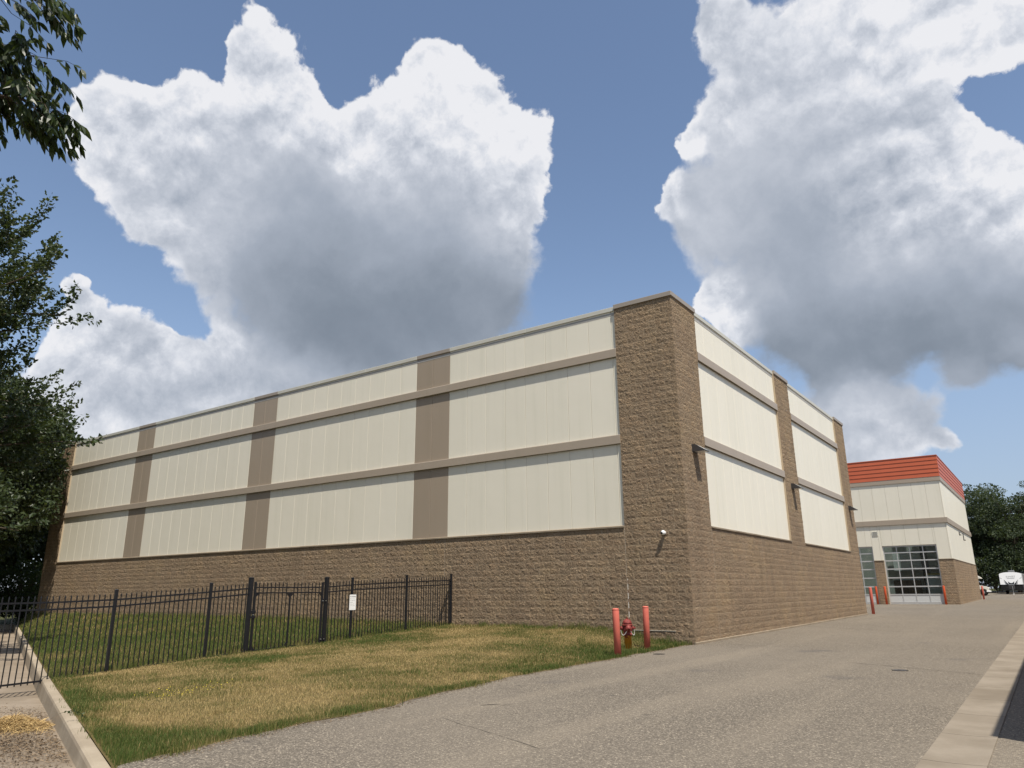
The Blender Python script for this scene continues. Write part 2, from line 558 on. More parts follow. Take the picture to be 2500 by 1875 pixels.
M = {}
M['block'] = mat_block('split_face_block', (0.300, 0.226, 0.152))
M['mortar'] = worn('mortar', (0.46, 0.37, 0.26), 0.95, 0.12, 4.0, 0.1)
M['sealant'] = worn('joint_sealant', (0.40, 0.34, 0.27), 0.8, 0.08, 4.0, 0.2)
M['cream'] = mat_panel('cream_panel', (0.735, 0.695, 0.58))
M['taupe'] = mat_panel('taupe_panel', (0.325, 0.265, 0.200))
M['band'] = mat_panel('taupe_band', (0.350, 0.292, 0.228))
M['coping_cream'] = worn('cream_coping', (0.50, 0.49, 0.43), 0.45, 0.08, 1.2, 0.35)
M['coping_tan'] = worn('tan_coping', (0.30, 0.262, 0.22), 0.45, 0.08, 1.2, 0.35)
M['sill'] = mat_concrete('sill_stone', (0.28, 0.23, 0.17), 0.5)
M['roof'] = worn('roof_membrane', (0.35, 0.34, 0.32), 0.9)
M['red'] = worn('red_siding', (0.45, 0.105, 0.048), 0.45, 0.10, 1.5, 0.35)
M['asphalt'] = mat_asphalt()
M['concrete'] = mat_concrete('driveway_concrete', (0.27, 0.222, 0.17), 0.55)
M['kerb'] = mat_concrete('kerb_concrete', (0.37, 0.312, 0.235), 0.35)
M['gutter'] = mat_concrete('gutter_concrete', (0.262, 0.225, 0.178), 0.55)
M['black'] = worn('black_powder_coat', (0.012, 0.012, 0.014), 0.38, 0.2, 6.0, 0.4)
M['bollard'] = worn('faded_red_sleeve', (0.58, 0.145, 0.105), 0.5, 0.18, 5.0, 0.3)
M['bollard_orange'] = worn('orange_red_sleeve', (0.60, 0.10, 0.035), 0.5, 0.10, 5.0, 0.3)
M['steel'] = worn('galvanised_steel', (0.45, 0.45, 0.44), 0.35, 0.1, 8.0, 0.5, 0.8)
M['alu'] = worn('clear_aluminium', (0.52, 0.52, 0.51), 0.4, 0.05, 6.0, 0.4, 0.35)
M['bronze'] = worn('dark_bronze', (0.045, 0.042, 0.042), 0.4, 0.15, 6.0, 0.4)
M['white'] = worn('white_paint', (0.78, 0.78, 0.76), 0.4, 0.04, 3.0, 0.4)
M['lens'] = worn('frosted_lens', (0.55, 0.56, 0.55), 0.25, 0.05, 5.0, 0.5)
M['glass'] = mat_glass('door_glass')
M['darkglass'] = worn('dark_glass', (0.012, 0.014, 0.016), 0.06, 0.1, 3.0, 0.6)
M['interior'] = worn('interior_wall', (0.50, 0.49, 0.45), 0.9, 0.08, 1.0, 0.1)
M['tar'] = worn('crack_tar', (0.040, 0.036, 0.032), 0.9, 0.3, 6.0, 0.2)
M['rubber'] = worn('tyre_rubber', (0.018, 0.018, 0.018), 0.8, 0.2, 5.0, 0.2)
M['bark'] = worn('bark', (0.085, 0.068, 0.052), 0.95, 0.35, 4.0, 0.1, 0.0, 0.6, 25.0)

# ------------------------------------------------------------------ the lie of the land
def road_z(y):
    y = np.asarray(y, float)
    return np.where(y < 70, 0.006*y, 0.42 + 0.010*(np.minimum(y, 140)-70))
EDGE_Y = np.array([-30, -16.9, -16.55, -15.5, -13.1, -11.55, -9.25, -7.74, -5.7, -4.5, -2.75, -0.35, 0.0])
EDGE_X = np.array([1.05, 1.05, 0.945, 0.73, 0.576, 0.315, 0.015, -0.08, -0.06, -0.09, -0.11, -0.16, -0.02])
def edge_x(y):
    y = np.asarray(y, float)
    w = 0.04*np.sin(y*2.3) + 0.03*np.sin(y*5.9+1.0) + 0.022*np.sin(y*13.3+0.5)
    return np.interp(y, EDGE_Y, EDGE_X) + w*np.clip(-y, 0, 1)
KD = np.array([-0.9365, 0.3507])                    # along the kerb, away from the camera
KN = np.array([-0.3507, -0.9365])                   # from the lawn out to the driveway
K0 = np.array([0.75, -16.72])
def kerb_y(x):                                       # lawn-side line of the kerb
    return K0[1] + (np.asarray(x, float)-K0[0])*KD[1]/KD[0]
def kerb_s(x):
    return (K0[0]-np.asarray(x, float))/0.9365
def kerb_top(s):
    return np.interp(s, [-4, 0, 10, 20, 60], [-0.13, -0.115, -0.205, -0.22, -0.22])
def drive_z(s, n=0.0):
    return np.interp(s, [-4, 0, 10, 16, 60], [-0.24, -0.275, -0.50, -0.53, -0.53]) + 0.012*np.abs(n)
def lawn_z(x, y):
    x = np.asarray(x, float); y = np.asarray(y, float)
    ky = kerb_y(x)
    zk = kerb_top(kerb_s(x)) - 0.005
    zw = np.interp(x, [-45, -22, -9, 0], [0.52, 0.50, 0.385, 0.37])
    fr = np.clip((y-ky)/np.maximum(-ky, 0.5), 0, 1)
    inner = zk + (zw-zk)*fr
    t = np.clip((edge_x(y)-x)/3.2, 0, 1)
    t = t*t*(3-2*t)
    z = road_z(y)*(1-t) + inner*t
    return z + 0.015*np.sin(x*1.7+y*0.9) * np.clip(t*3, 0, 1)

def grid_mesh(name, xs, ys, zf, mat, smooth=True):
    X, Y = np.meshgrid(xs, ys)
    Z = zf(X, Y)
    nx, ny = len(xs), len(ys)
    v = np.stack([X.ravel(), Y.ravel(), Z.ravel()], 1)
    i = np.arange(nx*ny).reshape(ny, nx)
    q = np.stack([i[:-1,:-1].ravel(), i[:-1,1:].ravel(), i[1:,1:].ravel(), i[1:,:-1].ravel()], 1)
    return fast_mesh(name, v, q, mat, smooth=smooth)

# ground: one sheet out to the horizon
t = NT('rough_ground')
c = t.ramp(t.noise(0.8, 6.0, 0.65), [(0.3, (0.045,0.040,0.020)), (0.55, (0.065,0.072,0.026)), (0.8, (0.11,0.09,0.05))])
M['ground'] = t.done(c, 0.95, spec=0.1, normal=t.bump(t.noise(9.0, 5.0), 0.6, 0.05))
def ground_z(X, Y):
    k = np.clip((Y-2)/24.0, 0, 1)
    return -0.64*(1-k) + (road_z(Y)-0.06)*k
xs = np.concatenate([np.linspace(-700,-80,8), np.linspace(-70,40,45), np.linspace(60,700,8)])
ys = np.concatenate([np.linspace(-500,-60,8), np.linspace(-50,140,77), np.linspace(170,900,8)])
tag(link('ground', grid_mesh('ground', xs, ys, ground_z, M['ground'])), kind='structure')

# asphalt drive and yard
def build_road():
    ys = np.concatenate([np.arange(-60,-24,4.0), np.arange(-24,-17,0.5), np.arange(-17,0.001,0.14), np.arange(1,24.1,1.0), np.arange(24.5,130,1.5)])
    rows = []
    for y in ys:
        if y < -18.4: x0 = 5.2
        elif y < -16.72: x0 = K0[0] + (K0[1]-y)*(0.9365/0.3507)
        elif y <= 0: x0 = float(edge_x(y)) - 0.03
        elif y <= 24.3: x0 = 0.02
        else: x0 = -45.0
        rows.append(x0)
    v, f = [], []
    for y, x0 in zip(ys, rows):
        for k, fr in enumerate((0, .04, .1, .2, .35, .5, .65, .8, .9, 1.0)):
            x = x0 + fr*(60-x0)
            dip = -0.03*math.exp(-((x-7.53)/0.9)**2) if y < 45 else 0
            v.append((x, y, float(road_z(y)) + dip*0.0))
    n = 10
    for i in range(len(ys)-1):
        for k in range(n-1):
            f.append((i*n+k, i*n+k+1, (i+1)*n+k+1, (i+1)*n+k))
    o = fast_mesh('road', np.array(v), np.array(f), M['asphalt'])
    return tag(link('road', o), kind='structure')
road = build_road()

def crack(pts, w, parent, seed):
    rr = random.Random(seed)
    vs, n = [], 0
    P = []
    for (a, b) in zip(pts[:-1], pts[1:]):
        m = max(2, int(math.dist(a, b)/0.12))
        P += [(a[0]+(b[0]-a[0])*i/m, a[1]+(b[1]-a[1])*i/m) for i in range(m)]
    P.append(pts[-1])
    d = Vector((pts[-1][0]-pts[0][0], pts[-1][1]-pts[0][1])).normalized()
    nx, ny = -d.y, d.x
    off = 0
    for i, (x, y) in enumerate(P):
        off += rr.uniform(-.012, .012); off *= .93
        ww = w*rr.uniform(.45, 1.25)*(0.3 if i in (0, len(P)-1) else 1)
        for s in (-1, 1):
            px, py = x+nx*(off+s*ww), y+ny*(off+s*ww)
            vs.append((px, py, float(road_z(py))+0.004))
    fs = [(2*i, 2*i+1, 2*i+3, 2*i+2) for i in range(len(P)-1)]
    mb = MB(); mb.add(vs, fs)
    return mb.build('crack', M['tar'], parent, fix=False)
crack([(4.7,-3.2),(5.27,-3.47),(6.1,-3.85),(7.2,-4.39)], 0.012, road, 1)
crack([(0.05,11.2),(1.8,10.1),(3.96,8.61)], 0.016, road, 2)
crack([(1.9,-13.05),(2.6,-13.35),(3.98,-13.97)], 0.0035, road, 3)
crack([(0.5,0.6),(1.6,0.3),(2.6,0.5)], 0.009, road, 4)
crack([(1.62,-11.95),(1.80,-11.72)], 0.016, road, 5)
crack([(1.86,-11.80),(1.98,-11.66)], 0.012, road, 6)

# concrete valley gutter: slabs with open joints
gut = thing('gutter', None, None)
tag(gut, kind='structure')
y = -34.0
k = 0
while y < 62:
    L = 1.54
    sl = MB()
    y0, y1 = y+0.006, y+L-0.006
    z0, z1 = float(road_z(y0)), float(road_z(y1))
    xs_ = [7.262, 7.40, 7.53, 7.66, 7.790]
    dz = [0.006, 0.001, -0.001, 0.001, 0.006]
    vs = []
    for zz, yy in ((z0,y0),(z1,y1)):
        for a, b in zip(xs_, dz): vs.append((a, yy, zz+b+0.004))
        for a in (xs_[0], xs_[-1]): vs.append((a, yy, zz-0.12))
    fs = [(i, i+1, i+8, i+7) for i in range(4)] + [(5,0,7,12), (4,6,13,11), (0,5,6,4,3,2,1), (7,8,9,10,11,13,12)]
    sl.add(vs, fs)
    sl.build('slab', M['gutter'], gut)
    y += L

# driveway beyond the kerb
def build_drive():
    S = np.concatenate([np.arange(-9,0,1.0), np.arange(0,20,0.5), np.arange(20,49.1,1.0)])
    Nn = np.array([0.16, 0.5, 1, 2, 3.5, 5, 7.0])
    v = []
    for s in S:
        for n in Nn:
            q = K0 + KD*s + KN*n
            v.append((q[0], q[1], float(drive_z(s, n))))
    m = len(Nn)
    i = np.arange(len(S)*m).reshape(len(S), m)
    q = np.stack([i[:-1,:-1].ravel(), i[:-1,1:].ravel(), i[1:,1:].ravel(), i[1:,:-1].ravel()], 1)[:, ::-1]
    return tag(link('driveway', fast_mesh('driveway', np.array(v), q, M['concrete'], smooth=True)), kind='structure')
build_drive()

# kerb stones along the lawn
kerb = thing('kerb', None, None); tag(kerb, kind='structure')
def kerb_stone(p0, d, n, L, zt0, zt1, zb0, zb1, parent):
    prof = lambda zt, zb: [(0.0, zb-0.15), (0.0, zt), (0.115, zt), (0.142, zt-0.014), (0.155, zt-0.045), (0.185, zb-0.01), (0.185, zb-0.15)]
    vs = []
    for (t, zt, zb) in ((0.004, zt0, zb0), (L-0.004, zt1, zb1)):
        for a, z in prof(zt, zb):
            q = p0 + d*t + n*a
            vs.append((q[0], q[1], z))
    m = 7
    fs = [(i, i+1, m+i+1, m+i) for i in range(m-1)] + [tuple(range(m)), tuple(range(2*m-1, m-1, -1))]
    mb = MB(); mb.add(vs, fs)
    return mb.build('kerb_stone', M['kerb'], parent)
s = -6.0
while s < 47:
    L = 2.9
    kerb_stone(K0+KD*s, KD, KN, L, float(kerb_top(s)), float(kerb_top(s+L)), float(drive_z(s)), float(drive_z(s+L)), kerb)
    s += L
KE = K0 + KD*s
for i in range(3):
    kerb_stone(KE + KN*(2.9*i), KN, -KD, 2.9, -0.22, -0.22, -0.53, -0.53, kerb)

# lawn: soil sheet
t = NT('lawn_soil')
dry = t.noise(0.55, 4.0, 0.6)
c = t.ramp(dry, [(0.32, (0.085,0.080,0.030)), (0.52, (0.135,0.105,0.045)), (0.75, (0.19,0.14,0.065))])
c = t.mix(t.range(t.noise(30.0, 4.0, 0.7), 0.4, 0.75, 0.0, 0.6), c, (0.055, 0.042, 0.022))
M['soil'] = t.done(c, 0.95, spec=0.08, normal=t.bump(t.noise(45.0, 4.0), 0.8, 0.03))
def build_lawn():
    xs = np.concatenate([np.linspace(-46,-12,50), np.linspace(-11.6,1.1,60)])
    cols = np.linspace(0, 1, 34)
    v = []
    for x in xs:
        y0 = float(kerb_y(x))
        y1 = 0.06
        for c in cols:
            y = y0 + (y1-y0)*c
            xx = min(x, float(edge_x(y)))
            v.append((xx, y, float(lawn_z(xx, y))))
    m = len(cols)
    i = np.arange(len(xs)*m).reshape(len(xs), m)
    q = np.stack([i[:-1,:-1].ravel(), i[1:,:-1].ravel(), i[1:,1:].ravel(), i[:-1,1:].ravel()], 1)
    return tag(link('lawn', fast_mesh('lawn', np.array(v), q, M['soil'], smooth=True)), kind='structure')
build_lawn()

# ------------------------------------------------------------------ storage building
Z_SILL, Z_TOP, CO = 3.443, 10.758, 0.2032
XL = dict(p1=-2.03, c1=-9.303, c0=-11.05, b1=-19.97, b0=-21.77, a1=-30.68, a0=-32.43, e=-39.9, end=-41.7)
YR = dict(q1=1.98, q2=10.99, q3=13.10, q4=22.16, q5=24.30)

def split_face(w, h, rng, nu=7, nv=4):
    """front of a split-face block in (u, out, v), centred; hollow behind"""
    us = np.linspace(-w/2, w/2, nu); vs = np.linspace(-h/2, h/2, nv)
    d = rng.uniform(0.0106, 0.027, (nv, nu))
    k = rng.uniform(-0.002, 0.002) * us[None, :]/w*2 + rng.uniform(-0.002, 0.002)*vs[:, None]/h*2
    d = d + k
    d[0,:] = d[0,:]*.35+.0068; d[-1,:] = d[-1,:]*.35+.0068; d[:,0] = d[:,0]*.35+.0068; d[:,-1] = d[:,-1]*.35+.0068
    d = np.clip(d, 0.0106, 0.036)
    ju = rng.uniform(-1, 1, (nv, nu))*w/nu*0.25; ju[:,0]=ju[:,-1]=0; ju[0]=ju[-1]=0
    jv = rng.uniform(-1, 1, (nv, nu))*h/nv*0.25; jv[0]=jv[-1]=0; jv[:,0]=jv[:,-1]=0
    P = [(us[j]+ju[i,j], d[i,j], vs[i]+jv[i,j]) for i in range(nv) for j in range(nu)]
    tr = []
    for i in range(nv-1):
        for j in range(nu-1):
            a, b, c, e = i*nu+j, i*nu+j+1, (i+1)*nu+j+1, (i+1)*nu+j
            tr += [(a,b,c),(a,c,e)] if (i+j) % 2 else [(a,b,e),(b,c,e)]
    ring = [j for j in range(nu)] + [i*nu+nu-1 for i in range(1,nv)] + [(nv-1)*nu+j for j in range(nu-2,-1,-1)] + [i*nu for i in range(nv-2,0,-1)]
    o = len(P)
    for r in ring: P.append((P[r][0], -0.03, P[r][2]))
    for a in range(len(ring)):
        b = (a+1) % len(ring)
        tr += [(ring[b], ring[a], o+a), (ring[b], o+a, o+b)]
    return np.array(P), np.array(tr)

def course_blocks(segs, z_of, ncourse, first=0):
    """(u0, u1, z0, z1) of every block on a wall; segs are runs between control joints"""
    out = []
    for k in range(ncourse):
        z0 = z_of(k)
        for (a, b) in segs:
            x = a
            first_len = 0.4 if (k+first) % 2 == 0 else 0.2
            while x < b-0.02:
                L = first_len if x == a else 0.4
                e = min(x+L, b)
                if b-e < 0.09: e = b
                out.append((x, e, z0, z0+CO))
                x = e
    return out

class BlockWall:
    """gathers blocks of a whole building; the biggest in view become parts of their own"""
    def __init__(self, seed):
        self.items = []
        self.rng = np.random.default_rng(seed)
        self.var = {}
    def variants(self, w, h):
        key = (round(w, 2), round(h, 2))
        if key not in self.var:
            n = 14 if key[0] >= 0.38 else 5
            self.var[key] = [split_face(w, h, self.rng) for _ in range(n)]
        return key
    def add(self, blocks, face, org):
        """face 'L': out = -y, u = -x ; face 'R': out = +x, u = +y"""
        for (u0, u1, z0, z1) in blocks:
            w, h = (u1-u0)-0.010, (z1-z0)-0.010
            if w < 0.03: continue
            key = self.variants(w, h)
            uc, zc = (u0+u1)/2, (z0+z1)/2
            c = (org[0]-uc, org[1], zc) if face == 'L' else (org[0], org[1]+uc, zc)
            dv = Vector(c)-CAM
            nrm = Vector((0,-1,0)) if face == 'L' else Vector((1,0,0))
            cosv = max(0.0, -dv.normalized().dot(nrm))
            self.items.append((-(w*h*cosv/dv.length_squared), face, key, int(self.rng.integers(len(self.var[key]))), c))
    def build(self, core, n_single=300):
        self.items.sort(key=lambda i: i[0])
        meshes = {}
        def mesh_for(face, key, k):
            kk = (face, key, k)
            if kk not in meshes:
                P, T = self.var[key][k]
                meshes[kk] = (self.turn(P, face), T)
            return meshes[kk]
        datas = {}
        for it in self.items[:n_single]:
            _, face, key, k, c = it
            kk = (face, key, k)
            if kk not in datas:
                P, T = mesh_for(*kk)
                datas[kk] = fast_mesh('block', P, T, M['block'], {'tone': np.full(len(P), self.rng.random())})
            link('block', datas[kk], core, c)
        V, T, TN, o = [], [], [], 0
        for it in self.items[n_single:]:
            _, face, key, k, c = it
            P, t = mesh_for(face, key, k)
            V.append(P+np.array(c)); T.append(t+o); TN.append(np.full(len(P), self.rng.random())); o += len(P)
        if V:
            ob = link('block_courses', fast_mesh('block_courses', np.concatenate(V), np.concatenate(T), M['block'], {'tone': np.concatenate(TN)}), core)
            ob['kind'] = 'stuff'
    @staticmethod
    def turn(P, face):
        u, out, v = P[:,0], P[:,1], P[:,2]
        return np.stack([u, -out, v], 1) if face == 'L' else np.stack([out, u, v], 1)

bld = thing('storage_building', 'long cream panel storage building with brown split block base and corner piers', 'building')
REC = 0.055                                      # panels sit back from the block face
core = MB()
xe, ye = XL['end'], YR['q5']
core.box(xe+0.0, 0.0100, -0.0100, ye, -0.9, Z_SILL-0.02)
for a, b in ((XL["p1"], 0.0100), (xe, XL['e'])):
    core.box(a, b, -0.0100, 0.40, Z_SILL-0.02, Z_TOP-0.03)
core.box(-0.40, 0.0101, 0.40, YR['q1'], Z_SILL-0.02, Z_TOP-0.03)
core.box(-0.40, 0.0100, YR['q2'], YR['q3'], Z_SILL-0.02, Z_TOP-0.03)
core.box(-0.40, 0.0100, YR['q4'], ye, Z_SILL-0.02, Z_TOP-0.03)
core_o = core.build('block_wall', M['mortar'], bld)
inner = MB().box(xe+0.2, -REC-0.04, REC+0.04, ye-0.1, Z_SILL-0.05, Z_TOP-0.15)
inner.build('inner_wall', M['cream'], bld)
MB().box(xe+0.1, -0.05, 0.05, ye-0.05, Z_TOP-0.30, Z_TOP-0.2).build('roof', M['roof'], bld)

bw = BlockWall(3)
zb = lambda k: Z_SILL - 17*CO + (k-0)*CO
jl = [0.0-0.028, 2.03, 9.35, 17.2, 20.55, 28.6, 34.4, 39.9, 41.7]
segL = list(zip(jl[:-1], jl[1:]))
bw.add(course_blocks(segL, lambda k: zb(k)-0, 17), 'L', (0, 0.0))
jr = [0.0, 1.98, 7.0, 10.99, 16.4, 22.16, 24.30]
bw.add(course_blocks(list(zip(jr[:-1], jr[1:])), zb, 17, 1), 'R', (0.0, 0.0))
bw.add(course_blocks([(-0.028, 2.03)], lambda k: Z_SILL+k*CO, 36, 1), 'L', (0, 0))
bw.add(course_blocks([(39.9, 41.7)], lambda k: Z_SILL+k*CO, 36, 1), 'L', (0, 0))
for a, b in ((0.0, 1.98), (10.99, 13.10), (22.16, 24.30)):
    bw.add(course_blocks([(a, b)], lambda k: Z_SILL+k*CO, 36, 0), 'R', (0, 0))
bw.build(core_o)
# sealed control joints
for u in jl[1:-1]:
    MB().box(-u-0.006, -u+0.006, -0.013, 0.02, 0.0, Z_SILL-0.04).build('control_joint', M['sealant'], core_o)
for u in jr[1:-1]:
    MB().box(-0.02, 0.013, u-0.006, u+0.006, 0.02, Z_SILL-0.04).build('control_joint', M['sealant'], core_o)
# through-wall flashing and footing ledge
MB().box(-8.7, -0.55, -0.034, 0.0, 0.352, 0.364).build('flashing', M['coping_cream'], core_o)
led = MB()
led.add([(0.0,-0.03,-0.3),(0.055,-0.03,-0.3),(0.055,24.36,-0.3),(0.0,24.36,-0.3),(0.0,-0.03,0.075),(0.055,-0.03,0.052),(0.055,24.36,0.195),(0.0,24.36,0.215)],
        [(0,3,2,1),(4,5,6,7),(0,1,5,4),(1,2,6,5),(2,3,7,6),(3,0,4,7)])
led.build('footing', M['sill'], core_o)

BH = 0.305
rows = [(Z_SILL, 6.344-BH), (6.344, 9.268-BH), (9.268, Z_TOP-0.13)]
def panel(a, b, z0, z1, face, mat):
    """one insulated wall panel with rolled edges"""
    g = 0.005
    mb = MB()
    if face == 'L':
        mb.box(a+g, b-g, REC, REC+0.05, z0+0.002, z1-0.002, 0.006)
    else:
        mb.box(-REC-0.05, -REC, a+g, b-g, z0+0.002, z1-0.002, 0.006)
    return mb.build('wall_panel', mat, bld, fix=False)
def bay(a, b, n, face, mat, last=None):
    cuts = list(np.linspace(a, b, n+1)) if last is None else [a] + list(np.linspace(a+last, b, n))
    for (z0, z1) in rows:
        for p, q in zip(cuts[:-1], cuts[1:]):
            panel(float(p), float(q), z0, z1, face, mat)
bay(XL['c1'], XL['p1']-0.16, 8, 'L', M['cream'])
bay(XL['p1']-0.16, XL['p1'], 1, 'L', M['cream'])
bay(XL['c0'], XL['c1'], 2, 'L', M['taupe'])
bay(XL['b1'], XL['c0'], 10, 'L', M['cream'])
bay(XL['b0'], XL['b1'], 2, 'L', M['taupe'])
bay(XL['a1'], XL['b0'], 10, 'L', M['cream'])
bay(XL['a0'], XL['a1'], 2, 'L', M['taupe'])
bay(XL['e'], XL['a0'], 8, 'L', M['cream'])
bay(YR['q1'], YR['q2'], 10, 'R', M['cream'])
bay(YR['q3'], YR['q4'], 10, 'R', M['cream'])

def runs(a, b, L):
    n = max(1, round((b-a)/L))
    c = np.linspace(a, b, n+1)
    return list(zip(c[:-1], c[1:]))
BP = 0.095                                       # how far the bands stand off the panels
def band_piece(a, b, zt, face):
    y0 = REC-BP
    prof = [(REC-0.001, zt-BH+0.03), (y0+0.012, zt-BH), (y0, zt-BH+0.006), (y0, zt-0.03), (y0+0.010, zt-0.012), (REC-0.001, zt)]
    mb = MB()
    if face == 'L': mb.prism(prof, a+0.0015, b-0.0015, 'X')
    else:
        vs = [(-p, a+0.0015, z) for p, z in prof] + [(-p, b-0.0015, z) for p, z in prof]
        n = len(prof)
        mb.add(vs, [tuple(range(n)), tuple(range(2*n-1, n-1, -1))] + [(i, i+n, (i+1)%n+n, (i+1)%n) for i in range(n)])
    return mb.build('band', M['band'], bld)
for zt in (6.344, 9.268):
    for a, b in runs(XL['e'], XL['p1']+0.012, 3.05): band_piece(float(a), float(b), zt, 'L')
    for a, b in runs(YR['q1']-0.012, YR['q2']+0.012, 3.05): band_piece(float(a), float(b), zt, 'R')
    for a, b in runs(YR['q3']-0.012, YR['q4']+0.012, 3.05): band_piece(float(a), float(b), zt, 'R')
# sloped sills under the panels
def sill_piece(a, b, face):
    prof = [(0.10, Z_SILL-0.06), (-0.055, Z_SILL-0.06), (-0.055, Z_SILL-0.015), (0.05, Z_SILL+0.012), (0.10, Z_SILL+0.012)]
    vs = []
    for t in (a+0.003, b-0.003):
        vs += [((t, p, z) if face == 'L' else (-p, t, z)) for p, z in prof]
    n = len(prof)
    mb = MB(); mb.add(vs, [tuple(range(n)), tuple(range(2*n-1, n-1, -1))] + [(i, i+n, (i+1)%n+n, (i+1)%n) for i in range(n)])
    return mb.build('sill', M['sill'], bld)
for a, b in runs(XL['e'], XL['p1'], 1.2): sill_piece(float(a), float(b), 'L')
for k1, k2 in (('q1','q2'), ('q3','q4')):
    for a, b in runs(YR[k1], YR[k2], 1.2): sill_piece(float(a), float(b), 'R')
# cap flashings
def coping(a, b, face, kind):
    m, top, drop, out = (('coping_tan', Z_TOP+0.035, 0.155, 0.060) if kind == 'pier' else
                         ('coping_tan', Z_TOP, 0.15, 0.018) if kind == 'taupe' else ('coping_cream', Z_TOP, 0.15, 0.018))
    back = 0.42
    mb = MB()
    base = 0.0 if kind == 'pier' else REC-0.02
    if face == 'L': mb.box(a+0.002, b-0.002, base-out, back, top-drop, top, 0.008)
    else: mb.box(-back, -base+out, a+0.002, b-0.002, top-drop, top, 0.008)
    return mb.build('coping', M[m], bld, fix=False)
coping(XL['p1'], 0.060, 'L', 'pier'); coping(xe, XL['e'], 'L', 'pier')
coping(0.423, YR['q1'], 'R', 'pier'); coping(YR['q2'], YR['q3'], 'R', 'pier'); coping(YR['q4'], ye+0.05, 'R', 'pier')
for a, b, kd in ((XL['c1'],XL['p1'],'c'),(XL['c0'],XL['c1'],'taupe'),(XL['b1'],XL['c0'],'c'),(XL['b0'],XL['b1'],'taupe'),(XL['a1'],XL['b0'],'c'),(XL['a0'],XL['a1'],'taupe'),(XL['e'],XL['a0'],'c')):
    for p, q in runs(a, b, 3.05): coping(float(p), float(q), 'L', kd)
for k1, k2 in (('q1','q2'), ('q3','q4')):
    for p, q in runs(YR[k1], YR[k2], 3.05): coping(float(p), float(q), 'R', 'c')

# ------------------------------------------------------------------ wall lights and camera on the building
def wall_light(y, z, label):
    r = thing('wall_light', label, 'wall light', (0.02, y, z), 0, 'wall lights on the block piers')
    w = 0.19
    prof = [(0.0, -0.10), (0.0, 0.125), (0.10, 0.125), (0.40, -0.075), (0.40, -0.10)]
    MB().prism([(a, b) for a, b in prof], -w, w, 'Y').build('housing', M['bronze'], r)
    MB().box(-0.02, 0.002, -w-0.015, w+0.015, -0.115, 0.14, 0.004).build('back_plate', M['bronze'], r, fix=False)
    n = Vector((0.2, 0, 0.3)).normalized()
    vs = []
    for (t, yy) in ((0.14, -w+0.03), (0.14, w-0.03), (0.93, w-0.03), (0.93, -w+0.03)):
        x = 0.10+0.30*t; zz = 0.125-0.20*t
        vs.append((x+n.x*0.003, yy, zz+n.z*0.003))
    MB().add(vs, [(0,1,2,3)]).build('lens', M['lens'], r)
    MB().box(0.06, 0.37, -w+0.03, w-0.03, -0.108, -0.1005).build('diffuser', M['lens'], r)
    return r
wall_light(1.05, 5.77, 'dark wall pack light on corner pier, nearest of the three')
wall_light(12.05, 5.77, 'dark wall pack light on the narrow middle block pier')
wall_light(23.2, 5.77, 'dark wall pack light on far end pier against the red roofed garage')

sc_ = thing('security_camera', 'small white dome security camera on the corner block pier', 'camera', (-0.70, -0.03, 3.15))
MB().lathe([(0.055,0.0),(0.055,-0.03),(0.035,-0.04),(0.035,-0.05)], 16, (0,0,0), 'Y').build('mount', M['white'], sc_, True)
pr = [(0.001,-0.022)]+[(0.072*math.sin(a), -0.094+0.072*math.cos(a)) for a in np.linspace(0.15, math.pi-0.15, 12)]+[(0.001,-0.166)]
MB().lathe([(r, h) for r, h in pr], 20, (0,0,0), 'Y').build('dome', M['white'], sc_, True)
MB().lathe([(0.036,0),(0.034,-0.008),(0.001,-0.014)], 14, (-0.02,-0.158,-0.012), 'Y').build('lens', M['darkglass'], sc_, True)

# ------------------------------------------------------------------ iron fence and gate
XF = -8.98
FZ_Y = [-16.6, -14.0, -13.0, -11.9, -9.5, -8.4, -5.8, -4.7, -2.35, 0.0]
FZ_B = [-0.27, -0.25, -0.22, -0.16, -0.03, 0.03, 0.06, 0.12, 0.28, 0.36]     # bottom rail
FZ_T = [1.30, 1.335, 1.35, 1.385, 1.545, 1.63, 1.665, 1.73, 1.83, 1.905]      # top rail
fb = lambda y: float(np.interp(y, FZ_Y, FZ_B))
ft = lambda y: float(np.interp(y, FZ_Y, FZ_T))

def picket(y, z0, z1, parent, x=XF):
    w = 0.0095
    mb = MB().box(x-w, x+w, y-w, y+w, z0, z1-0.035)
    t = z1-0.035
    mb.add([(x-w*1.35,y-w*1.35,t),(x+w*1.35,y-w*1.35,t),(x+w*1.35,y+w*1.35,t),(x-w*1.35,y+w*1.35,t),(x,y,z1+0.015)],
           [(0,1,4),(1,2,4),(2,3,4),(3,0,4),(3,2,1,0)])
    return mb.build('picket', M['black'], parent, fix=False)
def rail(y0, y1, za, zb_, parent, x=XF, h=0.018, w=0.016):
    vs = []
    for y, z in ((y0, za), (y1, zb_)):
        vs += [(x-w, y, z-h), (x+w, y, z-h), (x+w, y, z+h), (x-w, y, z+h)]
    mb = MB().add(vs, [(0,1,5,4),(1,2,6,5),(2,3,7,6),(3,0,4,7),(3,2,1,0),(4,5,6,7)])
    return mb.build('rail', M['black'], parent)
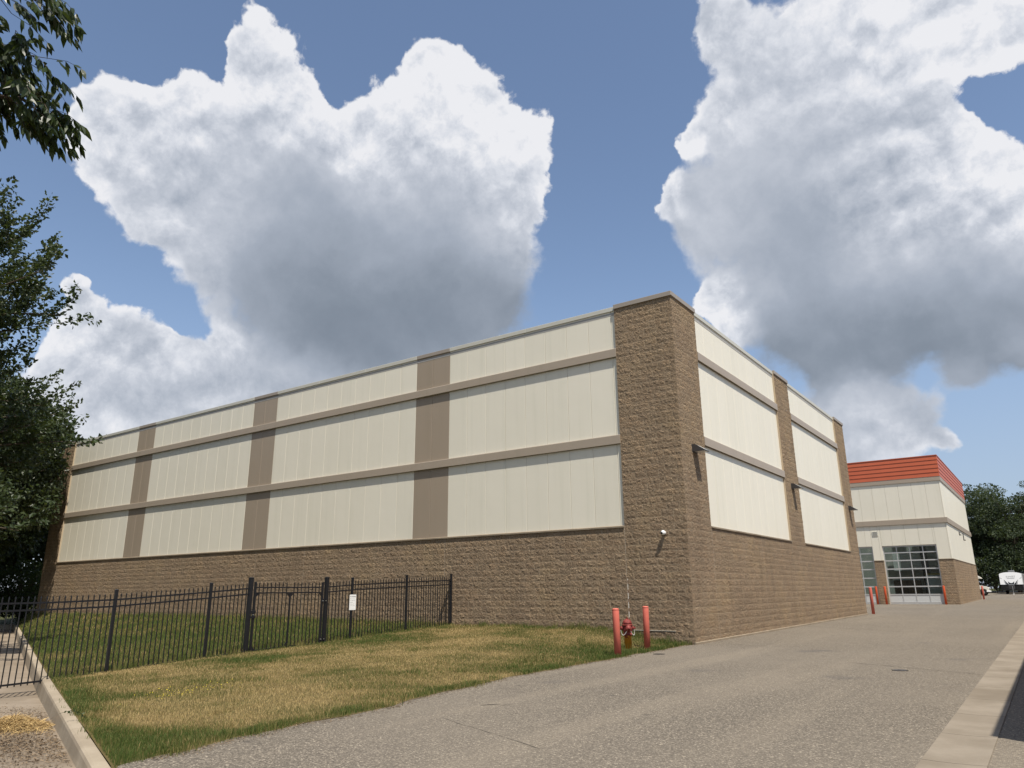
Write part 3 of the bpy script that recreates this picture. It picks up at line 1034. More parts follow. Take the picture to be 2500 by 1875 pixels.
def post(y, z0, z1, s, parent, x=XF):
    p = MB().box(x-s, x+s, y-s, y+s, z0, z1, 0.004).build('post', M['black'], parent, fix=False)
    MB().add([(x-s*1.1,y-s*1.1,z1+.001),(x+s*1.1,y-s*1.1,z1+.001),(x+s*1.1,y+s*1.1,z1+.001),(x-s*1.1,y+s*1.1,z1+.001),(x-s*1.1,y-s*1.1,z1+.02),(x+s*1.1,y-s*1.1,z1+.02),(x+s*1.1,y+s*1.1,z1+.02),(x-s*1.1,y+s*1.1,z1+.02),(x,y,z1+.034)],
             [(3,2,1,0),(0,1,5,4),(1,2,6,5),(2,3,7,6),(3,0,4,7),(4,5,8),(5,6,8),(6,7,8),(7,4,8)]).build('post_cap', M['black'], p, fix=False)
    return p
def fence_run(parent, posts, thick=()):
    for i, y in enumerate(posts):
        if y == -16.6: continue
        base = float(lawn_z(XF, y)) if y > -13.2 else -0.6
        post(y, base-0.05, ft(y)+(0.20 if y not in thick else 0.26), 0.032 if y not in thick else 0.050, parent)
    for a, b in zip(posts[:-1], posts[1:]):
        knots = [a] + [k for k in FZ_Y if a < k < b] + [b]
        for p, q in zip(knots[:-1], knots[1:]):
            rail(p, q, ft(p), ft(q), parent); rail(p, q, ft(p)-0.145, ft(q)-0.145, parent); rail(p, q, fb(p), fb(q), parent)
        n = max(1, round((b-a)/0.1215))
        for k in range(1, n):
            y = a+(b-a)*k/n
            picket(y, fb(y)-0.05, ft(y)+0.13, parent)
fl = thing('metal_fence', 'black picket fence run reaching left from the gate across the kerb and driveway', 'fence', group='black metal fence runs')
fence_run(fl, [-16.6, -14.35, -11.93, -9.54, -8.37], thick=(-8.37,))
fr = thing('metal_fence', 'black picket fence run between the gate and the block wall, carrying the white notice', 'fence', group='black metal fence runs')
fence_run(fr, [-5.76, -4.75, -2.35, -0.07], thick=(-5.76,))
gt = thing('metal_gate', 'black picket swing gate between two thick fence posts', 'gate')
gy0, gy1 = -8.25, -5.88
zt_, zbt = 1.655, 0.06
for y, s in ((gy0+0.03, 0.028), (gy1-0.03, 0.028)):
    MB().box(XF-s, XF+s, y-s, y+s, 0.02 if y < -7 else 0.08, 1.80, 0.004).build('stile', M['black'], gt, fix=False)
MB().box(XF-0.02, XF+0.02, -7.06-0.02, -7.06+0.02, zbt, zt_-0.145, 0.002).build('mullion', M['black'], gt, fix=False)
for (a, b) in ((gy0+0.06, -7.08), (-7.04, gy1-0.06)):
    rail(a, b, zbt-0.02 if a < -7.1 else zbt+0.03, zbt+0.03, gt); 
rail(gy0+0.06, gy1-0.06, zt_, zt_+0.005, gt); rail(gy0+0.06, gy1-0.06, zt_-0.145, zt_-0.14, gt)
n = 18
for k in range(1, n):
    y = gy0+0.03+(gy1-gy0-0.06)*k/n
    if abs(y+7.06) < 0.03: continue
    picket(y, zbt-0.03, 1.79, gt)
for (y, z, sy, sz) in ((gy0+0.058, zt_-0.163, 1, -1), (-7.08, zt_-0.163, -1, -1), (-7.04, zt_-0.163, 1, -1), (gy1-0.058, zt_-0.163, -1, -1), (gy0+0.058, zbt+0.0, 1, 1), (-7.08, zbt+0.048, -1, 1)):
    MB().prism([(y, z), (y+sy*0.10, z), (y, z+sz*0.10)], XF-0.008, XF+0.008, 'X').build('gusset', M['black'], gt)
la = MB().box(XF-0.03, XF+0.045, gy0-0.10, gy0+0.08, 0.86, 0.92, 0.006).box(XF-0.03, XF+0.045, gy0-0.10, gy0+0.08, 0.98, 1.06, 0.006).build('latch', M['black'], gt, fix=False)
MB().box(XF+0.0455, XF+0.052, gy0-0.02, gy0+0.01, 0.94, 0.97).build('lock_plate', M['steel'], la)
for z in (1.28, 0.22):
    hg = MB().lathe([(0.028,z-0.05),(0.028,z+0.05)], 10, (XF+0.01, gy1+0.03, 0)).build('hinge', M['black'], gt)
    MB().box(XF+0.03, XF+0.066, gy1-0.05, gy1-0.02, z-0.012, z+0.012).build('bolt', M['steel'], hg)
    MB().box(XF+0.06, XF+0.075, gy1+0.05, gy1+0.08, z-0.012, z+0.012).build('bolt', M['steel'], hg)

# notice on the fence
sg = thing('notice_sign', 'white paper sized notice plate fixed to a fence post near the wall', 'sign', (XF+0.045, -4.75, 1.22))
bd = MB()
pl = [(-0.13,-0.225),(0.13,-0.225),(0.13,0.225),(-0.10,0.225),(-0.122,0.216),(-0.13,0.195)]
bd.prism(pl, 0.0, 0.006, 'X').build('board', M['white'], sg)
M['ink'] = worn('grey_ink', (0.16,0.16,0.165), 0.7, 0.1)
def text_on(parent, body, size, loc, rot, mat, align='LEFT', name='lettering', bold=0.0):
    cu = bpy.data.curves.new(name, 'FONT')
    cu.body = body; cu.size = size; cu.align_x = align; cu.extrude = 0.0008; cu.offset = bold
    tmp = bpy.data.objects.new('tmp', cu)
    COL.objects.link(tmp)
    me = bpy.data.meshes.new_from_object(tmp.evaluated_get(bpy.context.evaluated_depsgraph_get()))
    bpy.data.objects.remove(tmp)
    me.materials.clear(); me.materials.append(mat)
    o = link(name, me, parent, loc)
    o.rotation_euler = rot
    return o
text_on(sg, 'No Trespassing', 0.036, (0.0075,-0.112,0.155), (math.pi/2,0,math.pi/2), M['ink'], bold=0.0008)
rr = random.Random(5)
for i, (w_, z) in enumerate(((0.19,0.095),(0.205,0.045),(0.12,-0.005),(0.17,-0.055),(0.20,-0.105))):   # print too fine to read
    mb = MB(); y = -0.11
    while y < -0.11+w_:
        L = rr.uniform(0.006, 0.014); hh = rr.choice((0.006, 0.006, 0.011))
        mb.add([(0.0072,y,z),(0.0072,y+L,z),(0.0072,y+L,z+hh),(0.0072,y,z+hh)], [(0,1,2,3)])
        y += L + (0.004 if rr.random() < .8 else 0.014)
    mb.build('print_line', M['ink'], sg)

# ------------------------------------------------------------------ bollards
def bollard(x, y, z0, h, mat, label, r=0.083, lean=(0,0)):
    o = thing('bollard', label, 'bollard', (x, y, z0), 0, 'red sleeved bollards')
    MB().lathe([(r,-0.2),(r,h-0.035),(r*0.985,h-0.03),(r*0.985,h-0.022),(r,h-0.018)], 24).build('sleeve', mat, o, True)
    MB().lathe([(r*1.01,h-0.017),(r*1.0,h+0.004),(r*0.9,h+0.016),(r*0.6,h+0.026),(r*0.02,h+0.030)], 24).build('cap', mat, o, True)
    o.rotation_euler = (lean[0], lean[1], 0)
    return o
bollard(-0.22, -4.24, float(lawn_z(-0.22,-4.24)), 1.075, M['bollard'], 'faded red bollard in the grass left of the hydrant', lean=(0,-0.012))
bollard(-0.48, -2.08, float(lawn_z(-0.48,-2.08)), 1.06, M['bollard'], 'faded red bollard in the grass right of the hydrant', lean=(0,0.006))
bollard(0.16, 25.2, float(road_z(25.2)), 1.40, M['bollard'], 'pinkish red bollard at the far corner of the long building')
bollard(-3.33, 46.75, float(road_z(46.75)), 1.38, M['bollard_orange'], 'orange red bollard right of the half hidden garage door')
bollard(-2.68, 46.75, float(road_z(46.75)), 1.38, M['bollard_orange'], 'orange red bollard at the left jamb of the wide glazed garage door')
bollard(1.50, 46.75, float(road_z(46.75)), 1.38, M['bollard_orange'], 'orange red bollard at the right jamb of the wide glazed garage door')
bollard(2.66, 67.6, float(road_z(67.6)), 1.25, M['bollard'], 'red bollard at the rear corner of the garage, beside the motorhome')

# ------------------------------------------------------------------ fire hydrant
t = NT('hydrant_red')
M['hyd_red'] = t.done(t.mix(t.range(t.noise(14.0,5.0,0.6),0.45,0.7), (0.17,0.028,0.024), (0.32,0.07,0.055)), 0.6, spec=0.3)
t = NT('hydrant_barrel')
zz = t.nd('ShaderNodeSeparateXYZ'); t.put(zz.inputs[0], t.pos())
fl_ = t.math('ADD', t.noise(9.0,4.0,0.6), t.math('MULTIPLY', zz.outputs[2], -1.2))
M['hyd_mix'] = t.done(t.mix(t.range(fl_, 0.05, 0.20), (0.24,0.04,0.03), (0.56,0.24,0.022)), 0.65, spec=0.3)
hx, hy = -0.80, -2.55
hz = float(lawn_z(hx, hy))
hy_ = thing('fire_hydrant', 'weathered dark red hydrant with peeling yellow barrel between two bollards', 'hydrant', (hx, hy, hz), math.radians(-52))
hy_.scale = (1.12, 1.12, 1.0)
MB().lathe([(0.085,-0.15),(0.085,0.30),(0.10,0.31),(0.10,0.34),(0.085,0.35)], 20).build('barrel', M['hyd_mix'], hy_, True)
MB().lathe([(0.118,0.352),(0.118,0.378),(0.09,0.385),(0.105,0.42),(0.112,0.50),(0.105,0.57),(0.125,0.585),(0.125,0.612),(0.10,0.618)], 22).build('body', M['hyd_red'], hy_, True)
bo = MB().lathe([(0.112,0.619),(0.108,0.66),(0.09,0.705),(0.055,0.735),(0.03,0.742)], 22).build('bonnet', M['hyd_red'], hy_, True)
MB().lathe([(0.022,0.743),(0.022,0.775),(0.018,0.78)], 5).build('operating_nut', M['hyd_red'], bo)
for k in range(6):
    a = math.pi*k/3
    mb = MB()
    mb.tube([(0.108*math.cos(a),0.108*math.sin(a),0.63),(0.095*math.cos(a),0.095*math.sin(a),0.69),(0.05*math.cos(a),0.05*math.sin(a),0.738)], 0.008, 6)
    mb.build('rib', M['hyd_red'], bo)
for ang, r, L, nm in ((0, 0.062, 0.185, 'pumper_nozzle'), (math.pi*0.55, 0.044, 0.165, 'hose_nozzle'), (-math.pi*0.55, 0.044, 0.165, 'hose_nozzle')):
    nz = MB().lathe([(r*0.85,0.06),(r*0.85,L-0.06)], 16, (0,0,0.52), 'X').build(nm, M['hyd_red'], hy_, True)
    MB().lathe([(r*1.15,L-0.06),(r*1.2,L-0.05),(r*1.2,L-0.02),(r*0.9,L-0.005),(0.022,L),(0.020,L+0.035)], 16, (0,0,0.52), 'X').build('cap', M['hyd_red'], nz, True)
    nz.rotation_euler = (0,0,ang)
M['chain'] = worn('pale_chain', (0.55,0.53,0.50), 0.5)
ch = MB()
for a0, a1 in ((0.25, math.pi*0.48), (-0.25, -math.pi*0.48)):
    for k in range(13):
        tt = k/12; a = a0+(a1-a0)*tt
        rr_ = 0.16; z = 0.46-0.11*math.sin(math.pi*tt)
        ch.lathe([(0.004,-0.009),(0.009,-0.004),(0.009,0.004),(0.004,0.009)], 6, (rr_*math.cos(a), rr_*math.sin(a), z))
ch.build('cap_chain', M['chain'], hy_)
M['rod'] = None
t = NT('marker_rod')
zz = t.nd('ShaderNodeSeparateXYZ'); t.put(zz.inputs[0], t.pos())
st = t.math('GREATER_THAN', t.math('FRACT', t.math('MULTIPLY', zz.outputs[2], 4.2)), 0.38)
M['rod'] = t.done(t.mix(st, (0.12,0.05,0.035), (0.72,0.70,0.64)), 0.5)
MB().tube([(-0.06,0.07,0.60),(-0.062,0.072,1.2),(-0.066,0.076,1.78)], [0.006,0.005,0.004], 6).build('marker_rod', M['rod'], hy_)

# ------------------------------------------------------------------ valve covers in the asphalt
for x, y, label in ((0.36,-3.2,'round iron valve cover in the asphalt beside the hydrant'), (5.87,-4.34,'round iron valve cover in the asphalt near the concrete gutter')):
    o = thing('valve_cover', label, 'manhole cover', (x, y, float(road_z(y))), 0, 'valve covers in the asphalt')
    MB().lathe([(0.15,-0.03),(0.15,0.005),(0.128,0.007)], 24).build('frame', M['tar'], o)
    MB().lathe([(0.122,-0.02),(0.122,0.009),(0.03,0.010),(0.028,0.014),(0.001,0.014)], 24).build('lid', M['bronze'], o)

# ------------------------------------------------------------------ garage building behind
GX, GY, GE = 2.40, 47.2, 68.3
GL = -16.0
GZ = 0.26
gb = thing('garage_building', 'cream garage building with red slatted parapet and glazed overhead doors', 'building')
doors = [(-2.52, 1.42), (-7.20, -3.26)]
D_TOP = 4.88
S2 = GZ + 17*CO
segs = [(GL, -7.20), (-3.26, -2.52), (1.42, GX)]
core = MB()
for a, b in segs: core.box(a, b+0.010 if b == GX else b, GY-0.010, GY+0.35, -0.3, S2)
core.box(GX-0.35, GX+0.0101, GY+0.35, GE, -0.3, S2)
gcore = core.build('block_wall', M['mortar'], gb)
gw = BlockWall(11)
for a, b in segs:
    gw.add(course_blocks([(GX-b-(0.028 if b == GX else 0), GX-a)], lambda k: GZ+k*CO, 17), 'L', (GX, GY))
gw.add(course_blocks([(0.0, 6.9), (6.9, 14.0), (14.0, GE-GY)], lambda k: GZ+k*CO, 17, 1), 'R', (GX, GY))
gw.build(gcore, 0)
up = MB()
up.box(GL, GX-0.06, GY+0.06, GY+0.30, D_TOP, 11.9)
for a, b in segs: up.box(a, min(b, GX-0.061), GY+0.061, GY+0.30, S2, D_TOP)
up.box(GX-0.30, GX-0.0601, GY+0.30, GE, S2, 11.9)
up.build('inner_wall', M['cream'], gb)
MB().box(GL, GX-0.31, 53.2, GE-0.201, 11.3, 11.4).build('roof', M['roof'], gb)
for k in range(6):  # unseen roof glazing, added to let daylight brighten the workshop
    MB().box(-9.6+2.0*k+0.05, -7.6+2.0*k-0.05, GY+0.31, 53.19, 11.33, 11.345).build('added_skylight', M['glass'], gb)
MB().box(GL, -9.6, GY+0.31, 53.19, 11.3, 11.4).build('roof', M['roof'], gb)
MB().box(GL, GX-0.4, GE-0.2, GE-0.001, -0.3, 11.6).box(GL, GL+0.2, GY+0.31, GE-0.21, -0.3, 11.6).build('rear_wall', M['cream'], gb)

def gpanel(a, b, z0, z1, face):
    mb = MB()
    if face == 'L': mb.box(a+0.006, b-0.006, GY+0.01, GY+0.058, z0, z1, 0.007)
    else: mb.box(GX-0.058, GX-0.01, a+0.006, b-0.006, z0, z1, 0.007)
    return mb.build('wall_panel', M['cream'], gb, fix=False)
cuts = sorted(set([round(2.29-1.0*k, 3) for k in range(0, 19)]))
cuts = [c for c in cuts if c > GL] + [GX-0.01]
cuts = [GL] + cuts
for a, b in zip(cuts[:-1], cuts[1:]):
    gpanel(a, b, 6.945, 9.88, 'L')
    pts = [a] + sorted(x for d in doors for x in d if a < x < b) + [b]
    for p, q in zip(pts[:-1], pts[1:]):
        m = (p+q)/2
        z0 = D_TOP if any(d[0] < m < d[1] for d in doors) else S2+0.03
        gpanel(p, q, z0, 6.53, 'L')
yc = np.arange(GY+0.06, GE, 1.0)
for a, b in zip(yc[:-1], yc[1:]):
    gpanel(float(a), float(b), S2+0.03, 6.53, 'R'); gpanel(float(a), float(b), 6.945, 9.88, 'R')
def gstrip(name, z0, z1, out, mat, n=3.0, tilt=0.0):
    """a run of trim round the two faces in view"""
    for a, b in runs(GL, GX+out, n):
        vs = []
        for x in (float(a)+0.001, float(b)-0.001):
            vs += [(x, GY+0.058, z0), (x, GY-out-tilt, z0), (x, GY-out, z1), (x, GY+0.058, z1)]
        MB().add(vs, [(0,1,2,3),(7,6,5,4),(0,4,5,1),(1,5,6,2),(2,6,7,3),(3,7,4,0)]).build(name, mat, gb)
    for a, b in runs(GY-out+0.002, GE, n):
        vs = []
        for y in (float(a)+0.001, float(b)-0.001):
            vs += [(GX-0.058, y, z0), (GX+out+tilt, y, z0), (GX+out, y, z1), (GX-0.058, y, z1)]
        MB().add(vs, [(0,1,2,3),(7,6,5,4),(0,4,5,1),(1,5,6,2),(2,6,7,3),(3,7,4,0)]).build(name, mat, gb)
gstrip('band', 6.535, 6.94, 0.09, M['band'])
gstrip('band', 9.885, 10.225, 0.06, M['band'])
for k in range(5):
    z = 10.23 + k*0.336
    gstrip('red_slat', z, z+0.325, 0.045, M['red'], 6.1, 0.03)
gstrip('coping', 11.912, 11.975, 0.085, M['red'], 3.0)
MB().box(GL, GX+0.02, GY+0.0581, GY+0.4, 11.90, 11.96).build('coping_top', M['red'], gb)
for a, b in segs:
    MB().box(a, b+(0.05 if b == GX else 0), GY-0.05, GY+0.058, S2-0.02, S2+0.028, 0.006).build('sill', M['sill'], gb, fix=False)
for a, b in runs(GY+0.06, GE, 1.5):
    MB().box(GX-0.058, GX+0.05, float(a), float(b)-0.004, S2-0.02, S2+0.028, 0.006).build('sill', M['sill'], gb, fix=False)
# louvre vent
v_ = MB().box(-3.12, -2.70, GY-0.03, GY+0.01, 5.72, 6.08, 0.004).build('louvre', M['coping_cream'], gb, fix=False)
for k in range(4):
    z = 5.77+k*0.078
    MB().add([(-3.07,GY-0.032,z),(-2.75,GY-0.032,z),(-2.75,GY-0.032,z+0.03),(-3.07,GY-0.032,z+0.03)], [(0,1,2,3)]).build('slot', M['bronze'], v_)
# brackets on the side wall
for y, z0, z1 in ((56.2, 6.0, 6.3), (59.7, 5.72, 6.4)):
    MB().box(GX-0.01, GX+0.06, y-0.03, y+0.03, z0, z1).box(GX+0.06, GX+0.16, y-0.05, y+0.02, z0, z0+0.08).build('bracket', M['bronze'], gb)

# glazed overhead doors: frame, rails, stiles and each pane
rail_z = [0.30, 0.43, 1.03, 1.65, 2.34, 3.03, 3.69, 4.32, 4.82]
for (x0, x1) in doors:
    d = link('overhead_door', None, gb)
    fr_ = MB().box(x0, x0+0.06, GY+0.12, GY+0.30, 0.25, D_TOP).box(x1-0.06, x1, GY+0.12, GY+0.30, 0.25, D_TOP).box(x0+0.06, x1-0.06, GY+0.12, GY+0.30, D_TOP-0.10, D_TOP)
    fr_.build('jamb', M['alu'], d)
    xs_ = np.linspace(x0+0.06, x1-0.06, 5)
    for z in rail_z[1:-1]:
        MB().box(x0+0.062, x1-0.062, GY+0.16, GY+0.21, z-0.045, z+0.045, 0.004).build('rail', M['alu'], d, fix=False)
    MB().box(x0+0.062, x1-0.062, GY+0.16, GY+0.21, 0.285, 0.38, 0.004).build('rail', M['alu'], d, fix=False)
    for i, x in enumerate(xs_):
        w = 0.032
        xa, xb = max(x-w, x0+0.061), min(x+w, x1-0.061)
        for za, zb2 in zip(rail_z[1:-1], rail_z[2:]):
            MB().box(float(xa), float(xb), GY+0.163, GY+0.207, za+0.046, min(zb2-0.046, D_TOP-0.101)).build('stile', M['alu'], d)
    for r, (za, zb2) in enumerate(zip(rail_z[1:-1], rail_z[2:])):
        for a, b in zip(xs_[:-1], xs_[1:]):
            m = M['lens'] if r == 0 else M['glass']
            MB().box(float(a)+0.033, float(b)-0.033, GY+0.182, GY+0.188, za+0.045, min(zb2-0.045, D_TOP-0.10)).build('pane', m, d)
# the workshop behind the doors
MB().box(GL+0.2, GX-0.36, GY+0.31, 53.0, 0.22, 0.285).build('floor', M['concrete'], gb)
MB().box(GL+0.2, GX-0.36, 53.0, 53.1, 0.22, 11.29).build('room_wall', M['interior'], gb)
cor = MB()
for k in range(26):
    x = -2.7+0.085*k
    cor.add([(x,52.7,3.0),(x+0.04,52.66,3.0),(x+0.085,52.7,3.0),(x,52.7,4.6),(x+0.04,52.66,4.6),(x+0.085,52.7,4.6)], [(0,1,4,3),(1,2,5,4)])
tag(cor.build('corrugated_screen', M['white']), 'pale corrugated screen hanging inside, seen through the wide garage door', 'screen')
cab = thing('tool_cabinet', 'white cabinet standing inside, behind the right panes of the glazed door', 'cabinet', (0.75, 50.2, 0.285))
MB().box(-0.75, 0.55, -0.4, 0.4, 0, 2.3, 0.02).build('body', M['white'], cab, fix=False)
for k in range(2): MB().box(-0.70+0.62*k, -0.12+0.62*k, -0.425, -0.402, 0.1, 2.2, 0.01).build('door', M['white'], cab, fix=False)
M['yellow'] = worn('yellow_paint', (0.62,0.46,0.06), 0.5)
MB().box(-0.75, 0.55, -0.43, 0.4, 2.302, 2.38, 0.01).build('top', M['yellow'], cab, fix=False)
M['brown'] = worn('brown_board', (0.22,0.155,0.105), 0.7, 0.2)
cn = thing('counter', 'brown counter standing inside, behind the left panes of the glazed door', 'counter', (-1.4, 50.6, 0.285))
MB().box(-1.1, 0.9, -0.3, 0.3, 0, 1.9, 0.01).build('body', M['brown'], cn, fix=False)
MB().box(-1.15, 0.95, -0.35, 0.35, 1.902, 1.96, 0.01).build('top', M['white'], cn, fix=False)
MB().box(-0.12, -0.09, -0.31, -0.302, 0.1, 1.8).build('joint', M['bronze'], cn)
tag(MB().box(-0.35, 0.12, 51.6, 52.0, 0.285, 11.2).build('steel_column', M['bronze']), 'dark column standing inside behind the middle of the glazed door', 'column')

# ------------------------------------------------------------------ neighbouring store to the right (its shadow falls on the drive)
nb = thing('neighbour_building', 'low storage building to the right whose shadow falls across the gutter', 'building')
NXa, NYa, NH = 9.62, -11.93, 4.05
MB().box(NXa, 22.0, NYa, 60.0, -0.3, NH-0.12).build('wall', M['cream'], nb)
MB().box(NXa-0.03, 22.03, NYa-0.03, 60.03, NH-0.12, NH, 0.01).build('coping', M['coping_tan'], nb, fix=False)
for k in range(16):
    y = NYa+2.0+k*4.2
    d = MB().box(NXa-0.02, NXa+0.03, y, y+2.7, 0.02, 2.45).build('roller_door', M['red'], nb)
    for j in range(8):
        MB().box(NXa-0.03, NXa-0.021, y, y+2.7, 0.06+j*0.3, 0.30+j*0.3).build('slat', M['red'], d)

# ------------------------------------------------------------------ travel trailer
M['gloss_white'] = worn('gloss_white', (0.80,0.80,0.79), 0.22, 0.03, 2.0, 0.5)
M['gloss_black'] = worn('gloss_black', (0.012,0.012,0.013), 0.25, 0.2, 2.0, 0.5)
M['grey_side'] = worn('grey_side', (0.20,0.20,0.20), 0.35, 0.1, 2.0, 0.4)
TY = 97.0
tz = float(road_z(TY))
tr = thing('travel_trailer', 'white fronted travel trailer with black lower front, parked before the trees', 'trailer', (4.03, TY, tz), math.radians(-3))
hw = 1.22
def arch(z0, z1, zc):
    return [(-hw, z0), (hw, z0), (hw, z1)] + [(hw*math.cos(a), z1+(zc-z1)*math.sin(a)) for a in np.linspace(0.25, math.pi-0.25, 9)] + [(-hw, z1)]
def front_shell(name, poly, y0f, y1, mat, parent):
    n = len(poly)
    vs = [(x, y0f(z), z) for x, z in poly] + [(x, y1, z) for x, z in poly]
    fs = [tuple(range(n)), tuple(range(2*n-1,n-1,-1))] + [(i, i+n, (i+1)%n+n, (i+1)%n) for i in range(n)]
    return MB().add(vs, fs).build(name, mat, parent)
rake = lambda z: 0.0 + max(0, z-1.2)*0.16
cap = front_shell('front_cap', arch(1.22, 2.50, 2.78), rake, 1.2, M['gloss_white'], tr)
front_shell('lower_front', [(-hw,0.45),(hw,0.45),(hw,1.217),(-hw,1.217)], lambda z: 0.05, 1.2, M['gloss_black'], tr)
front_shell('body', [(x*0.995, z) for x, z in arch(0.45, 2.48, 2.74)], lambda z: 1.203, 7.2, M['grey_side'], tr)
def decal(pts, parent, mat):
    vs = [(x, rake(z)-0.012, z) for x, z in pts]
    MB().add(vs, [tuple(range(len(vs)))]).build('decal', mat, parent)
for sx in (-1, 1):
    decal([(sx*0.30,1.24),(sx*0.52,1.24),(sx*0.78,1.85)][::sx], cap, M['gloss_black'])
    decal([(sx*0.55,1.24),(sx*0.62,1.24),(sx*0.82,1.75)][::sx], cap, M['gloss_black'])
    decal([(0.0,1.27),(sx*0.30,1.27),(sx*0.34,1.60),(sx*0.14,1.42),(0,1.40)][::sx], cap, M['gloss_black'])
    decal([(sx*1.20,2.10),(sx*0.88,1.92),(sx*1.20,2.05)][::sx], cap, M['gloss_black'])
text_on(cap, 'SUNSET', 0.30, (0.02, rake(2.18)-0.016, 2.10), (math.pi/2-0.158,0,0), M['grey_side'], 'CENTER')
MB().add([(-0.42,rake(1.97)-0.014,1.96),(0.42,rake(1.97)-0.014,1.96),(0.42,rake(2.0)-0.014,2.0),(-0.42,rake(2.0)-0.014,2.0)], [(0,1,2,3)]).build('decal', M['grey_side'], cap)
MB().box(-0.35, 0.35, 2.2, 3.0, 2.77, 3.02, 0.06).build('air_conditioner', M['grey_side'], tr, fix=False)
tg = MB().tube([(-0.6,0.3,0.5),(0,-1.1,0.5)], 0.05, 6).tube([(0.6,0.3,0.5),(0,-1.1,0.5)], 0.05, 6).build('tongue', M['gloss_black'], tr)
MB().box(-0.33, 0.33, -0.62, -0.12, 0.56, 1.12, 0.06).build('gas_cover', M['bronze'], tr, fix=False)
jk = MB().tube([(0.12,-0.75,0.05),(0.12,-0.75,1.0)], 0.035, 8).build('jack', M['steel'], tr)
MB().lathe([(0.11,0.0),(0.11,0.03),(0.04,0.05)], 12, (0.12,-0.75,0)).build('jack_foot', M['white'], jk)
for sx in (-1, 1):
    for y in (4.2, 5.1):
        wl = MB().lathe([(0.2,-0.1),(0.34,-0.1),(0.36,-0.06),(0.36,0.06),(0.34,0.1),(0.2,0.1)], 20, (sx*1.05, y, 0.36), 'X').build('wheel', M['rubber'], tr)

# ------------------------------------------------------------------ motorhome, nose out past the garage
VY = 88.2
vz = float(road_z(VY))
vx = 2.05
mh = thing('motorhome', 'cream nosed motorhome with overcab, half hidden behind the garage corner', 'motorhome', (vx, VY, vz))
M['cream_paint'] = worn('cream_paint', (0.74,0.71,0.62), 0.3, 0.04, 2.0, 0.5)
def side(name, poly, y0, y1, mat, parent, inset=0.0):
    return MB().prism(poly, y0, y1, 'Y').build(name, mat, parent)
hood = [(0.0,0.55),(0.0,0.80),(-0.06,0.95),(-0.35,1.08),(-0.95,1.20),(-1.45,1.30),(-1.75,1.36),(-1.75,0.45),(-0.97,0.45),(-0.93,0.72),(-0.75,0.83),(-0.52,0.83),(-0.30,0.72),(-0.24,0.55)]
bd_ = side('hood', hood, -0.95, 0.95, M['cream_paint'], mh)
side('cab', [(-1.751,0.42),(-1.751,1.36),(-2.35,1.95),(-2.6,2.0),(-3.4,2.0),(-3.4,0.42)], -0.96, 0.96, M['cream_paint'], mh)
side('side_window', [(-1.95,1.36),(-2.42,1.86),(-3.1,1.88),(-3.1,1.36)], -0.975, 0.975, M['darkglass'], mh)
MB().add([(-1.72,-0.85,1.40),(-1.72,0.85,1.40),(-2.30,0.80,1.96),(-2.30,-0.80,1.96)], [(0,1,2,3)]).build('windscreen', M['darkglass'], mh)
oc = side('overcab', [(-0.62,2.02),(-0.75,2.16),(-1.45,2.62),(-2.2,2.86),(-3.4,2.90),(-3.4,2.01),(-0.9,2.01)], -1.15, 1.15, M['cream_paint'], mh)
side('window', [(-1.0,2.10),(-1.55,2.48),(-2.2,2.68),(-2.4,2.10)], -1.165, 1.165, M['coping_cream'], oc)
side('house_body', [(-3.401,0.45),(-3.401,2.95),(-8.2,2.95),(-8.2,0.45)], -1.2, 1.2, M['cream_paint'], mh)
MB().box(-0.30, 0.09, -1.0, 1.0, 0.42, 0.56, 0.03).build('bumper', M['white'], mh, fix=False)
for sy in (-1, 1):
    MB().box(-0.10, 0.012, sy*0.80-0.13, sy*0.80+0.13, 0.68, 0.86, 0.02).build('headlight', M['lens'], mh, fix=False)
    for x in (-0.63, -6.2):
        w = MB().lathe([(0.2,-0.12),(0.35,-0.12),(0.375,-0.08),(0.375,0.08),(0.35,0.12),(0.2,0.12)], 24, (x, sy*0.86, 0.375), 'Y').build('wheel', M['rubber'], mh, True)
        MB().lathe([(0.001,-0.122),(0.08,-0.13),(0.19,-0.115),(0.21,-0.10),(0.21,0.10),(0.19,0.115),(0.08,0.13),(0.001,0.122)], 20, (x, sy*0.86, 0.375), 'Y').build('rim', M['steel'], w, True)
MB().box(-0.04, 0.006, -0.62, 0.62, 0.62, 0.86, 0.01).build('grille', M['bronze'], mh, fix=False)

# ------------------------------------------------------------------ trees
def unit(v):
    return v/np.maximum(np.linalg.norm(v, axis=-1, keepdims=True), 1e-9)

def leaf_quads(P, D, size, ratio, rng, fold=0.25):
    """folded diamond leaves: base P, axis D; returns verts (4n,3)"""
    n = len(P)
    rv = unit(rng.normal(size=(n,3)))
    S = unit(np.cross(D, rv)); Nn = np.cross(D, S)
    size = size[:, None]
    mid = P + D*size*0.48 + Nn*size*fold*0.3
    a = mid + S*size*ratio*0.5
    b = mid - S*size*ratio*0.5
    tip = P + D*size - Nn*size*fold*0.25
    return np.stack([P, a, tip, b], 1).reshape(-1, 3)

def crown_mesh(name, V, tint, mat):
    n = len(V)//4
    q = np.arange(4*n, dtype=np.int32).reshape(n, 4)
    return fast_mesh(name, V, q, mat, {'tint': np.repeat(tint, 4)})

def wood(mb, pts, r0, r1, n=6):
    m = len(pts)
    mb.tube(pts, [r0+(r1-r0)*i/(m-1) for i in range(m)], n, cap=False)

def bent(a, b, sag, rng, m=5):
    a, b = np.array(a, float), np.array(b, float)
    j = rng.normal(size=3)*np.linalg.norm(b-a)*0.05
    return [tuple(a+(b-a)*t + np.array([0,0,sag])*math.sin(math.pi*t) + j*math.sin(math.pi*t)) for t in np.linspace(0,1,m)]

